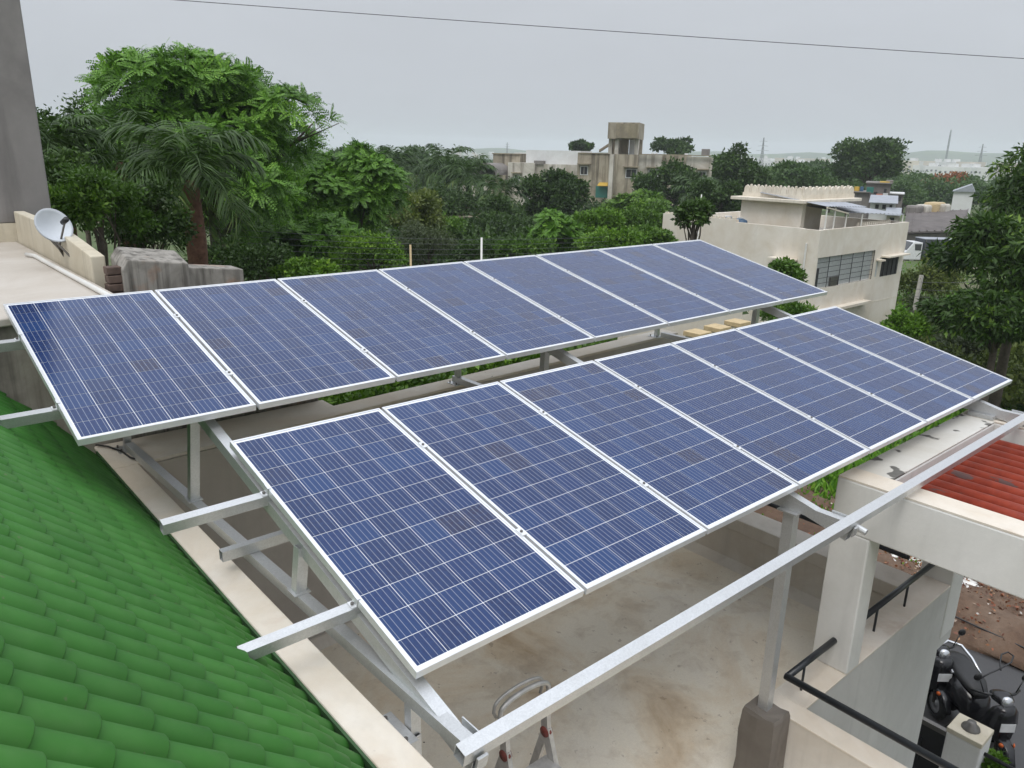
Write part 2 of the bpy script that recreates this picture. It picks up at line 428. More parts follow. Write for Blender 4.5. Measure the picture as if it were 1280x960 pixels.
M['field'] = ground_mat('far_field', (0.12, 0.17, 0.055), (0.15, 0.20, 0.07), (0.17, 0.20, 0.08), 0.02, 0.1)
M['hill'] = ground_mat('far_hill', (0.06, 0.09, 0.05), (0.08, 0.11, 0.06), (0.10, 0.12, 0.07), 0.01, 0.05)

# ------------------------------------------------------------------ mesh helpers
class MB:
    """collects simple solids; build() links them as one mesh object"""
    def __init__(s):
        s.v, s.f = [], []
    def add(s, vs_, fs):
        k = len(s.v)
        s.v += [tuple(p) for p in vs_]
        s.f += [tuple(i + k for i in f) for f in fs]
        return s
    def box(s, x0, x1, y0, y1, z0, z1):
        x0, x1 = min(x0, x1), max(x0, x1); y0, y1 = min(y0, y1), max(y0, y1); z0, z1 = min(z0, z1), max(z0, z1)
        return s.add([(x0, y0, z0), (x1, y0, z0), (x1, y1, z0), (x0, y1, z0), (x0, y0, z1), (x1, y0, z1), (x1, y1, z1), (x0, y1, z1)],
                     [(3, 2, 1, 0), (4, 5, 6, 7), (0, 1, 5, 4), (1, 2, 6, 5), (2, 3, 7, 6), (3, 0, 4, 7)])
    def prism(s, pts, direction):
        """polygon pts (list of 3D) swept along direction"""
        n = len(pts); d = Vector(direction)
        a = [Vector(p) for p in pts]; b = [p + d for p in a]
        nrm = (a[1] - a[0]).cross(a[2] - a[0])
        if nrm.dot(d) < 0:
            low, hi = a, b
        else:
            low, hi = a, b
        fs = [tuple(reversed(range(n))), tuple(range(n, 2 * n))] + [(i, (i + 1) % n, n + (i + 1) % n, n + i) for i in range(n)]
        if nrm.dot(d) < 0:
            fs = [tuple(reversed(f)) for f in fs]
        return s.add(low + hi, fs)
    def beam(s, a, b, w, h, up=(0, 0, 1), hollow=0.0):
        """bar from a to b; its axis runs through the middle"""
        a, b = Vector(a), Vector(b)
        d = (b - a).normalized()
        side = d.cross(Vector(up)).normalized()
        u = side.cross(d).normalized()
        def ring(p, ww, hh):
            return [p + side * (sx * ww / 2) + u * (sy * hh / 2) for sx, sy in ((-1, -1), (1, -1), (1, 1), (-1, 1))]
        if not hollow:
            return s.add(ring(a, w, h) + ring(b, w, h), [(0, 1, 2, 3), (7, 6, 5, 4)] + [(i, 4 + i, 4 + (i + 1) % 4, (i + 1) % 4) for i in range(4)])
        iw, ih = w - 2 * hollow, h - 2 * hollow
        v = ring(a, w, h) + ring(b, w, h) + ring(a, iw, ih) + ring(b, iw, ih)
        fs = [(i, 4 + i, 4 + (i + 1) % 4, (i + 1) % 4) for i in range(4)]
        fs += [(8 + i, 8 + (i + 1) % 4, 12 + (i + 1) % 4, 12 + i) for i in range(4)]
        fs += [(i, (i + 1) % 4, 8 + (i + 1) % 4, 8 + i) for i in range(4)]
        fs += [(4 + i, 12 + i, 12 + (i + 1) % 4, 4 + (i + 1) % 4) for i in range(4)]
        return s.add(v, fs)
    def tube(s, pts, r, n=8, caps=True):
        """round bar through a list of points, r a number or one per point"""
        pts = [Vector(p) for p in pts]
        rs = r if isinstance(r, (list, tuple)) else [r] * len(pts)
        vs_, fs = [], []
        ref = None
        for i, p in enumerate(pts):
            d = (pts[min(i + 1, len(pts) - 1)] - pts[max(i - 1, 0)]).normalized()
            if ref is None:
                ref = d.orthogonal().normalized()
            ref = (ref - d * ref.dot(d)).normalized()
            o = d.cross(ref)
            for k in range(n):
                a = 2 * math.pi * k / n
                vs_.append(p + (ref * math.cos(a) + o * math.sin(a)) * rs[i])
        for i in range(len(pts) - 1):
            for k in range(n):
                fs.append((i * n + k, i * n + (k + 1) % n, (i + 1) * n + (k + 1) % n, (i + 1) * n + k))
        if caps:
            fs.append(tuple(reversed(range(n))))
            fs.append(tuple(range((len(pts) - 1) * n, len(pts) * n)))
        return s.add(vs_, fs)
    def lathe(s, prof, center, axis, n=20):
        """profile (radius, height) turned about axis"""
        ax = Vector(axis).normalized(); e = ax.orthogonal().normalized(); o = ax.cross(e); c = Vector(center)
        vs_ = []
        for r, h in prof:
            for k in range(n):
                a = 2 * math.pi * k / n
                vs_.append(c + ax * h + (e * math.cos(a) + o * math.sin(a)) * r)
        fs = [(i * n + k, i * n + (k + 1) % n, (i + 1) * n + (k + 1) % n, (i + 1) * n + k) for i in range(len(prof) - 1) for k in range(n)]
        return s.add(vs_, fs)
    def mesh(s, name, mat, smooth=False):
        me = bpy.data.meshes.new(name)
        me.from_pydata(s.v, [], s.f)
        me.materials.append(mat)
        if smooth:
            me.polygons.foreach_set('use_smooth', [True] * len(me.polygons))
        me.update()
        return me
    def build(s, name, mat, parent=None, smooth=False, bevel=0.0):
        o = bpy.data.objects.new(name, s.mesh(name, mat, smooth))
        COL.objects.link(o)
        if parent is not None:
            o.parent = parent
            if parent.matrix_basis != Matrix():
                o.matrix_parent_inverse = parent_world(parent).inverted()
        if bevel:
            md = o.modifiers.new('edge', 'BEVEL')
            md.width = bevel; md.segments = 2; md.limit_method = 'ANGLE'
        return o
def parent_world(o):
    m = o.matrix_basis.copy()
    while o.parent is not None:
        m = o.parent.matrix_basis @ o.matrix_parent_inverse @ m
        o = o.parent
    return m
def tag(o, label, cat=None, group=None, kind=None):
    o['label'] = label
    if cat: o['category'] = cat
    if group: o['group'] = group
    if kind: o['kind'] = kind
    return o
def empty(name, loc=(0, 0, 0), rot=(0, 0, 0)):
    o = bpy.data.objects.new(name, None)
    o.location = loc; o.rotation_euler = rot
    o.empty_display_size = 0.1
    COL.objects.link(o)
    return o
def inst(name, mesh, parent=None, loc=(0, 0, 0), rot=(0, 0, 0), scale=(1, 1, 1)):
    o = bpy.data.objects.new(name, mesh)
    o.location = loc; o.rotation_euler = rot; o.scale = scale
    COL.objects.link(o)
    o.parent = parent
    return o
def copy_tree(o, parent=None):
    c = o.copy(); COL.objects.link(c); c.parent = parent
    for ch in o.children:
        copy_tree(ch, c)
    return c
def thing(name, label, cat, loc=(0, 0, 0), rot=(0, 0, 0), group=None):
    return tag(empty(name, loc, rot), label, cat, group)
def struct(o, label):
    o['kind'] = 'structure'; o['label'] = label
    return o
def quads_mesh(name, V, mat, tint=None):
    """V: (n,4,3) array of quads -> one mesh"""
    n = len(V)
    me = bpy.data.meshes.new(name)
    me.vertices.add(n * 4); me.loops.add(n * 4); me.polygons.add(n)
    me.vertices.foreach_set('co', V.reshape(-1).astype(np.float32))
    me.loops.foreach_set('vertex_index', np.arange(n * 4, dtype=np.int32))
    me.polygons.foreach_set('loop_start', np.arange(0, n * 4, 4, dtype=np.int32))
    me.polygons.foreach_set('loop_total', np.full(n, 4, dtype=np.int32))
    if tint is not None:
        a = me.attributes.new('tint', 'FLOAT', 'POINT')
        a.data.foreach_set('value', np.repeat(tint, 4).astype(np.float32))
    me.materials.append(mat)
    me.update(calc_edges=True)
    me.validate()
    return me
def link_mesh(name, me, parent=None):
    o = bpy.data.objects.new(name, me)
    COL.objects.link(o)
    if parent is not None:
        o.parent = parent
        o.matrix_parent_inverse = parent_world(parent).inverted()
    return o

# ------------------------------------------------------------------ ground, street
rng = np.random.default_rng(7)
random.seed(7)
def build_ground():
    rings = [0, 10, 20, 30, 45, 60, 80, 100, 130, 170, 220, 280, 350, 430, 520, 700, 1000, 1500, 2200, 3000]
    n = 72
    vs_, fs = [(CAM[0], CAM[1], -7.0)], []
    for r in rings[1:]:
        for k in range(n):
            a = 2 * math.pi * k / n
            x, y = CAM[0] + r * math.cos(a), CAM[1] + r * math.sin(a)
            wob = 0.0 if r < 60 or r > 900 else 0.35 * math.sin(x * 0.021) * math.cos(y * 0.027)
            vs_.append((x, y, ground_z(r) + wob))
    for k in range(n):
        fs.append((0, 1 + k, 1 + (k + 1) % n))
    for i in range(len(rings) - 2):
        for k in range(n):
            a = 1 + i * n + k; b = 1 + i * n + (k + 1) % n
            fs.append((a, a + n, b + n, b))
    m = MB(); m.add(vs_, fs)
    struct(m.build('ground', M['ground'], smooth=True), 'green scrub ground reaching to the horizon')
build_ground()
st = MB(); st.add([(7.2, -40, -6.985), (12.84, -40, -6.985), (12.84, 14, -6.985), (7.2, 14, -6.985)], [(0, 1, 2, 3)])
struct(st.build('street', M['asphalt']), 'damp dark asphalt street beside the house')
def dirt_bank():
    nx, ny = 26, 70
    vs_, fs = [], []
    for j in range(ny):
        for i in range(nx):
            x = 12.6 + 4.6 * i / (nx - 1); y = -14 + 22 * j / (ny - 1)
            t = i / (nx - 1)
            edge = min(1.0, i / 3.0) * min(1.0, (nx - 1 - i) / 3.0)
            h = edge * (0.10 + 0.16 * (0.5 + 0.5 * math.sin(t * 5.2)) + 0.10 * math.sin(x * 3.1 + y * 1.7) * math.cos(y * 2.3 - x) + 0.07 * random.random())
            x2 = x + (0.25 * math.sin(y * 1.3) if i == 0 else 0)
            vs_.append((x2, y, -6.99 + max(0, h)))
    for j in range(ny - 1):
        for i in range(nx - 1):
            a = j * nx + i
            fs.append((a, a + 1, a + nx + 1, a + nx))
    m = MB(); m.add(vs_, fs)
    struct(m.build('dirt_verge', M['dirt'], smooth=True), 'lumpy red-brown dirt verge along the street')
dirt_bank()

# ------------------------------------------------------------------ the house that carries the array
FLOOR, LEDGE, PAR = -3.39, -1.17, -2.80
house = thing('terrace_house', 'white house with stained open terrace under the solar panels', 'house', (3.5, -3.0, -7.0))
MB().box(0.585, 6.40, -4.2, -0.35, FLOOR - 0.15, FLOOR).box(0.585, 3.95, -9, -4.2, FLOOR - 0.15, FLOOR).build('terrace_floor', M['terrace'], house)
MB().box(0.30, 3.98, -9, 0.0, -7.0, FLOOR - 0.155).box(3.98, 6.72, -4.212, 0.0, -7.0, FLOOR - 0.155).build('lower_wall', M['wall_grey'], house)
MB().box(3.98, 7.05, -4.21, 0.0, -3.545, -3.30 - 0.095).build('slab_edge', M['wall_grey'], house, bevel=0.01)
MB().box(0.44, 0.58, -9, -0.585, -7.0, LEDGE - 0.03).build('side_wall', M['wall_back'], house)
MB().box(0.43, 0.595, -9, -0.575, LEDGE - 0.03, LEDGE).build('side_coping', M['ledge'], house, bevel=0.008)
bw = [(0.44, -0.585), (7.45, -0.225), (7.45, 0.02), (2.38, -0.24), (2.38, -0.01), (0.44, -0.01)]
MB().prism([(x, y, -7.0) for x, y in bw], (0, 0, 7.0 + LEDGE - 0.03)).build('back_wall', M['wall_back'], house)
bc = [(0.43, -0.572), (7.46, -0.235), (7.46, 0.03), (2.38, -0.23), (2.38, -0.012), (0.43, -0.012)]
MB().prism([(x, y, LEDGE - 0.03) for x, y in bc], (0, 0, 0.03)).build('back_coping', M['ledge'], house, bevel=0.008)
MB().prism([(0.60, -0.66, FLOOR), (0.60, -0.56, FLOOR), (0.60, -0.56, FLOOR + 0.10), (0.60, -0.60, FLOOR + 0.10)], (5.7, 0.29, 0)).build('skirting', M['wall_cream'], house)
# low parapets
MB().box(6.30, 6.58, -3.96, -0.30, FLOOR, PAR - 0.15).build('parapet', M['wall_cream'], house)
MB().box(6.27, 6.61, -3.96, -0.30, PAR - 0.15, PAR).build('parapet_cap', M['wall_cream'], house, bevel=0.01)
MB().prism([(6.30, -3.96, FLOOR), (6.20, -3.96, FLOOR), (6.30, -3.96, FLOOR + 0.08)], (0, 3.6, 0)).build('skirting', M['wall_cream'], house)
MB().box(4.02, 6.70, -4.215, -3.962, FLOOR - 0.15, PAR - 0.02).build('parapet', M['wall_grey'], house)
MB().box(4.02, 6.70, -4.221, -3.958, PAR - 0.02, PAR).build('parapet_cap', M['ledge'], house, bevel=0.006)
MB().box(3.84, 4.02, -9, -3.962, FLOOR - 0.15, PAR - 0.02).build('parapet', M['wall_cream'], house)
MB().box(3.835, 4.022, -9, -3.956, PAR - 0.02, PAR).build('parapet_cap', M['ledge'], house, bevel=0.006)
MB().box(4.62, 4.83, -4.227, -3.93, PAR, -1.62).build('pillar', M['wall_white'], house, bevel=0.012)
MB().box(6.70, 7.02, -4.227, -3.93, FLOOR - 0.01, -1.62).build('pillar', M['wall_white'], house, bevel=0.012)
# pergola frame and pipes
MB().box(4.62, 4.87, -9.5, -3.92, -1.62, -1.21).build('pergola_beam', M['wall_white'], house, bevel=0.012)
MB().box(4.873, 6.97, -4.225, -3.924, -1.615, -1.21).build('pergola_beam', M['wall_white'], house, bevel=0.012)
MB().box(6.973, 7.22, -9.5, -3.92, -1.62, -1.21).build('pergola_beam', M['wall_white'], house, bevel=0.012)
MB().box(4.625, 4.866, -9.5, -3.925, -1.209, -1.195).build('pergola_coping', M['ledge'], house)
MB().box(4.868, 6.965, -4.22, -3.93, -1.209, -1.196).build('pergola_coping', M['peeling'], house)
MB().box(6.978, 7.215, -9.5, -3.925, -1.209, -1.196).build('pergola_coping', M['ledge'], house)
for i in range(13):
    MB().tube([(4.96 + 0.155 * i, -9.4, -1.36), (4.96 + 0.155 * i, -4.2, -1.36)], 0.054, 14).build('pergola_pipe', M['red_pipe'], house, smooth=True)

# handrails
hr = thing('handrail', 'black tubular handrail bending round the near parapet corner', 'handrail', (3.93, -4.08, PAR))
MB().tube([(4.63, -4.09, -2.555), (3.93, -4.09, -2.555)], 0.026, 12).build('rail', M['rail_black'], hr, smooth=True)
MB().tube([(3.925, -4.075, -2.555), (3.925, -8.6, -2.555)], 0.0262, 12).build('rail', M['rail_black'], hr, smooth=True)
for x, y in ((4.18, -4.09), (3.925, -5.45), (3.925, -6.9)):
    MB().tube([(x, y, PAR), (x, y, -2.56)], 0.010, 8).build('baluster', M['rail_black'], hr, smooth=True)
hr = thing('handrail', 'short black handrail between the two white pillars', 'handrail', (5.7, -4.09, PAR))
MB().tube([(4.82, -4.09, -2.555), (6.71, -4.09, -2.555)], 0.026, 12).build('rail', M['rail_black'], hr, smooth=True)
for x in (5.38, 5.98):
    MB().tube([(x, -4.09, PAR), (x, -4.09, -2.56)], 0.011, 8).build('baluster', M['rail_black'], hr, smooth=True)
hr = thing('handrail', 'black handrail on the far terrace parapet seen below the panels', 'handrail', (6.44, -2.2, PAR))
MB().tube([(6.44, -3.9, -2.555), (6.44, -0.5, -2.555)], 0.024, 10).build('rail', M['rail_black'], hr, smooth=True)
for y in (-0.9, -2.05, -3.2):
    MB().tube([(6.44, y, PAR), (6.44, y, -2.56)], 0.011, 8).build('baluster', M['rail_black'], hr, smooth=True)

# ------------------------------------------------------------------ green tiled roof
P_LOW, P_UP = math.radians(53), math.radians(45)      # the roof kicks steeper over its two lowest courses
ROOF_E = Vector((0.375, 0.0, -1.235))                    # eave line runs along y
TW, TL = 0.120, 0.195
def sdn(p):
    return Vector((math.cos(p), 0, -math.sin(p))), Vector((math.sin(p), 0, math.cos(p)))
def course(c):
    """lower end, downhill and outward directions of course c"""
    p = ROOF_E.copy()
    for k in range(c):
        p -= sdn(P_LOW if k < 2 else P_UP)[0] * TL
    d, n = sdn(P_LOW if c < 2 else P_UP)
    return p, d, n
roof = thing('tiled_roof', 'steep roof of glossy green barrel tiles in the foreground', 'roof', tuple(ROOF_E))
for a_, b_ in ((0, 2), (2, 14)):
    pa, d_, n_ = course(a_); pb = course(b_)[0]
    dk = [pa - n_ * 0.022, pb - n_ * 0.022, pb - n_ * 0.05, pa - n_ * 0.05]
    MB().prism([(p.x, -9.0, p.z) for p in dk], (0, 8.9, 0)).build('roof_deck', M['tile'], roof)
MB().box(0.335, 0.428, -9.0, -0.12, -1.245, -1.225).box(0.416, 0.4285, -9.0, -0.12, -1.225, -1.176).build('gutter', M['gutter'], roof)
def tile_mb():
    """one barrel tile: local x down the slope, y across, z out of the roof; origin at its upper middle"""
    m = MB()
    prof = []
    nseg = 10
    for k in range(nseg + 1):
        a = math.pi * k / nseg
        ca, sa = math.cos(a), max(0.0, math.sin(a))
        prof.append((-math.copysign(abs(ca) ** 0.95, ca) * 0.0520, sa ** 0.85 * 0.060))
    prof = [(-0.0602, -0.010)] + prof + [(0.0602, -0.010)]
    rows = [(0.0, -0.009, 0.97), (TL * 0.5, -0.004, 0.99), (TL - 0.003, 0.002, 1.01), (TL + 0.001, 0.001, 1.0)]
    vs_ = []
    for x, dz, s in rows:
        for py, pz in prof:
            vs_.append((x, py * (1 if abs(py) > 0.057 else s), pz * s + dz))
    n = len(prof)
    fs = [(i * n + k, (i + 1) * n + k, (i + 1) * n + k + 1, i * n + k + 1) for i in range(len(rows) - 1) for k in range(n - 1)]
    k0 = len(vs_)
    for py, pz in prof:                                   # turned-down lip
        vs_.append((TL + 0.002, py * 0.98, max(pz - 0.018, -0.03)))
    fs += [((len(rows) - 1) * n + k, k0 + k, k0 + k + 1, (len(rows) - 1) * n + k + 1) for k in range(n - 1)]
    m.add(vs_, fs)
    return m
tile_me = tile_mb().mesh('tile', M['tile'], True)
def in_view(p, mpx=40):
    c = MW.T @ (np.array(p) - CAM)
    if c[2] < 0.15: return None
    u, v = 640 + F * c[0] / c[2], 480 + F * c[1] / c[2]
    return (u, v, c[2]) if -mpx < u < 1280 + mpx and -mpx < v < 960 + mpx else None
cand = []
for c in range(13):
    p0, d_, n_ = course(c + 1)[0], course(c)[1], course(c)[2]
    R_tile = Matrix((d_, Vector((0, 1, 0)), n_)).transposed().to_euler()
    for j in range(73):
        p = p0 + Vector((0, -0.16 - TW * j, 0))
        vw = in_view(p + d_ * (TL / 2), 60)
        cand.append((vw[2] if vw else 99 + c, p, vw is not None, R_tile, n_))
cand.sort(key=lambda t: t[0])
rest = MB()
tm = tile_mb()
npl = 0
for dpt, p, vis, R_tile, n_ in cand:
    if vis and npl < 300:
        o = inst('tile', tile_me, roof, p - ROOF_E + n_ * random.uniform(-0.002, 0.002), R_tile)
        o.rotation_euler.rotate_axis('Z', random.uniform(-0.012, 0.012))
        npl += 1
    else:
        mat4 = Matrix.Translation(p + n_ * random.uniform(-0.002, 0.002)) @ R_tile.to_matrix().to_4x4()
        rest.add([mat4 @ Vector(v) for v in tm.v], tm.f)
ro = rest.build('remaining_tiles', M['tile'], roof, smooth=True)
ro['kind'] = 'stuff'
print('tiles placed', npl, 'of', len(cand), 'in view', sum(1 for c in cand if c[2]))

# ------------------------------------------------------------------ solar array: panels
TILT = math.radians(12.992)
VW = Vector((0, -math.cos(TILT), -math.sin(TILT)))       # down the slope of the array
NW = Vector((0, -math.sin(TILT), math.cos(TILT)))
def arr(u, v, n):
    return Vector((u, 0, 0)) + VW * v + NW * n
PW, PL, PH, GAP = 0.992, 1.956, 0.040, 0.020
def frame_mb():
    m = MB(); w, l, r = PW / 2, PL / 2, 0.013
    m.box(-w, w, l - r, l, -PH, 0).box(-w, w, -l, -l + r, -PH, 0)
    m.box(-w, -w + r, -l + r, l - r, -PH, 0).box(w - r, w, -l + r, l - r, -PH, 0)
    return m
frame_me = frame_mb().mesh('frame', M['alu'])
sheet_me = MB().box(-PW / 2 + 0.0125, PW / 2 - 0.0125, -PL / 2 + 0.0125, PL / 2 - 0.0125, -0.009, -0.005).mesh('backsheet', M['backsheet'])
CS = 0.1540
cell_me = MB().box(-CS / 2, CS / 2, -CS / 2, CS / 2, -0.0005, 0.0005).mesh('cell', M['cell'])
jb_me = MB().box(-0.055, 0.055, -0.045, 0.045, -0.030, -0.010).mesh('junction_box', M['black_plastic'])
lead_me = MB().tube([(-0.03, -0.04, -0.02), (-0.05, -0.12, -0.07), (-0.02, -0.2, -0.13), (0.06, -0.22, -0.14), (0.1, -0.12, -0.06), (0.03, -0.04, -0.02)], 0.004, 6).mesh('lead', M['cable'], True)
def make_panel(u0, v0, dn, label, group):
    c = arr(u0 + PW / 2, v0 + PL / 2, dn)
    t = thing('solar_panel', label, 'solar panel', tuple(c), (TILT, 0, 0), group)
    inst('frame', frame_me, t); inst('backsheet', sheet_me, t)
    inst('junction_box', jb_me, t, (0, PL / 2 - 0.16, 0)); inst('lead', lead_me, t, (0, PL / 2 - 0.16, 0))
    for i in range(6):
        for j in range(12):
            inst('cell', cell_me, t, ((i - 2.5) * 0.1580, (j - 5.5) * 0.1582, -0.0040))
    return t
ORD = ['first', 'second', 'third', 'fourth', 'fifth', 'sixth', 'seventh', 'eighth']
for i in range(8):
    extra = ' overhanging the green roof' if i == 0 else (' at the far end' if i == 7 else '')
    make_panel(i * (PW + GAP), 0.0, 0.0, ('blue solar panel, %s from the left in the upper row' % ORD[i]) + extra, 'solar panels of the upper row')
FU, FV, FN = 0.7166, PL + 0.2757, -0.036
for i in range(7):
    extra = ' with several brownish cells' if i == 0 else (' above the pergola' if i == 6 else '')
    make_panel(FU + i * (PW + GAP), FV, FN, ('blue solar panel, %s from the left in the lower row' % ORD[i]) + extra, 'solar panels of the lower row')

# ------------------------------------------------------------------ solar array: steel frame
rack = thing('mounting_frame', 'galvanised steel frame of rails, rafters and posts under the panels', 'frame', (3.7, -2.5, LEDGE))
def rail(u0, u1, v, ntop, name='rail', w=0.05, h=0.062):
    a, b = arr(u0, v, ntop - h / 2), arr(u1, v, ntop - h / 2)
    return MB().beam(a, b, w, h, NW, 0.003).build(name, M['galv'], rack)
for v in (0.527, 1.507):
    rail(-0.285 if v > 1 else -0.6, 8.20, v, -PH - 0.001)
for v in (2.735, 3.685):
    rail(0.175, 7.92, v, FN - PH - 0.001)
rail(0.66, 8.3, 4.575, -0.045, 'front_beam', 0.062, 0.062)
RX = (0.745, 3.735, 7.06)
for k, x in enumerate(RX):
    a, b = arr(x, 0.28, -0.105 - 0.04), arr(x, 4.60, -0.115 - 0.04)
    MB().beam(a, b, 0.062, 0.075, NW, 0.003).build('rafter', M['galv'], rack)
    x0, x1 = (0.615, 0.735) if k == 0 else (x - 0.03, x)
    ca, cb = Vector((x0, -0.30, -1.125)), Vector((x1, -4.40, -1.125))
    MB().beam(ca, cb, 0.06, 0.06, (0, 0, 1), 0.003).build('lower_chord', M['galv'], rack)
    def cx(y): return x0 + (x1 - x0) * (y + 0.30) / (-4.10)
    for y in (-1.60, -3.02):
        v = -y / math.cos(TILT)
        ztop = arr(0, v, -0.175).z
        MB().beam((cx(y), y, -1.095), (cx(y) * 0.4 + x * 0.6 if k == 0 else x, y, ztop + 0.02), 0.058, 0.058, (0, 1, 0), 0.003).build('post', M['galv'], rack)
        MB().box(cx(y) - 0.045, cx(y) + 0.045, y - 0.05, y + 0.05, -1.0945, -1.0885).build('base_plate', M['galv'], rack)
    # back support standing on the coping
    yb = -0.24 if k == 0 else (-0.36 if k == 1 else -0.22)
    MB().beam((x0, yb, LEDGE), (x0 if k else x0 + 0.05, yb, arr(0, -yb, -0.17).z), 0.05, 0.05, (0, 1, 0), 0.003).build('post', M['galv'], rack)
    MB().box(x0 - 0.075, x0 + 0.075, yb - 0.07, yb + 0.09, LEDGE, LEDGE + 0.008).build('base_plate', M['galv'], rack)
    for sx in (-0.055, 0.055):
        for sy in (yb - 0.045, yb + 0.06):
            MB().tube([(x0 + sx, sy, LEDGE), (x0 + sx, sy, LEDGE + 0.03)], 0.007, 6).build('bolt', M['steel_dark'], rack)
    # gusset where chord and rafter meet
    MB().box(x + 0.033, x + 0.039, -4.46, -4.30, -1.19, -1.08).build('gusset', M['galv'], rack)
MB().beam((0.50, -2.48, -1.062), (7.10, -2.48, -1.062), 0.05, 0.06, (0, 0, 1), 0.003).build('cross_tie', M['galv'], rack)
# front posts
MB().beam((0.70, -4.03, FLOOR), (0.70, -4.03, -1.30), 0.075, 0.075, (0, 1, 0), 0.003).build('post', M['galv'], rack)
MB().beam((0.72, -4.03, -1.30), (0.72, -4.03, -1.156), 0.05, 0.05, (0, 1, 0), 0.003).build('post', M['galv'], rack)
MB().box(0.60, 0.69, -4.12, -3.90, -1.274, -1.266).build('bracket', M['galv'], rack)
for y in (-4.09, -3.93):
    MB().tube([(0.645, y, -1.266), (0.645, y, -1.252)], 0.010, 6).build('bolt', M['steel_dark'], rack)
MB().beam((3.73, -4.05, -2.76), (3.73, -4.05, -1.168), 0.075, 0.075, (0, 1, 0), 0.003).build('post', M['galv'], rack)
MB().box(3.66, 3.80, -4.12, -3.98, -1.167, -1.157).build('cap_plate', M['galv'], rack)
MB().box(6.98, 7.14, -4.20, -3.98, -1.195, -1.157).build('base_plate', M['galv'], rack)
# end brackets of the front beam
def endcap(u):
    a = arr(u, 4.62, -0.085); b = arr(u, 4.62, -0.150)
    MB().beam(a, b, 0.05, 0.012, (0, 1, 0)).build('bracket', M['galv'], rack)
endcap(0.74); endcap(3.74)
MB().tube([arr(3.79, 4.60, -0.11), arr(3.79, 4.67, -0.11)], 0.022, 12).build('bolt', M['galv'], rack)
# clamps: between panels and at the row ends
mc_me = MB().box(-0.017, 0.017, -0.030, 0.030, 0.001, 0.005).box(-0.008, 0.008, -0.030, 0.030, -0.035, 0.001).mesh('clamp', M['alu'])
bolt_me = MB().tube([(0, 0, 0.004), (0, 0, 0.012)], 0.0085, 6).mesh('bolt', M['steel_dark'])
ec_me = MB().box(-0.030, -0.001, -0.022, 0.022, -0.040, -0.035).box(-0.006, -0.001, -0.022, 0.022, -0.035, 0.004).box(-0.006, 0.012, -0.022, 0.022, 0.001, 0.005).mesh('clamp', M['alu'])
for (u0, n, vv, dn) in ((0.0, 8, (0.527, 1.507), 0.0), (FU, 7, (2.735, 3.685), FN)):
    for v in vv:
        for i in range(1, n):
            p = arr(u0 + i * (PW + GAP) - GAP / 2, v, dn)
            o = inst('clamp', mc_me, rack, p - rack.location, (TILT, 0, 0)); inst('bolt', bolt_me, o)
        p = arr(u0, v, dn)
        o = inst('clamp', ec_me, rack, p - rack.location, (TILT, 0, 0)); inst('bolt', bolt_me, o, (-0.017, 0, -0.036))
# cement pedestal of the front post
def pedestal():
    t = []
    m = MB()
    lev = [(FLOOR - 0.005, 0.136), (FLOOR + 0.2, 0.134), (FLOOR + 0.45, 0.131), (-2.765, 0.128), (-2.74, 0.118)]
    vs_ = []
    n = 16
    for z, r in lev:
        for k in range(n):
            s = k / n * 4
            e = int(s); f = s - e
            cor = [(-1, -1), (1, -1), (1, 1), (-1, 1)]
            a, b = cor[e], cor[(e + 1) % 4]
            j = random.uniform(0.96, 1.04)
            vs_.append((3.715 + (a[0] + (b[0] - a[0]) * f) * r * j * 0.82, -4.07 + (a[1] + (b[1] - a[1]) * f) * r * j * 1.02, z + random.uniform(-.008, .008)))
    fs = [(i * n + k, i * n + (k + 1) % n, (i + 1) * n + (k + 1) % n, (i + 1) * n + k) for i in range(len(lev) - 1) for k in range(n)]
    fs.append(tuple(range((len(lev) - 1) * n, len(lev) * n)))
    m.add(vs_, fs)
    o = m.build('concrete_pedestal', M['pedestal'])
    tag(o, 'rough dark cement pedestal under the front steel post', 'pedestal')
pedestal()
# black cable sagging on the coping
cab = MB().tube([P(120, 556, z=LEDGE + 0.02), P(135, 558, z=LEDGE + 0.02), P(152, 564, z=LEDGE + 0.02), P(163, 572, z=LEDGE + 0.02), P(172, 574, z=LEDGE + 0.02)], 0.007, 6).build('cable', M['cable'], smooth=True)
tag(cab, 'thin black cable lying across the white coping corner', 'cable')

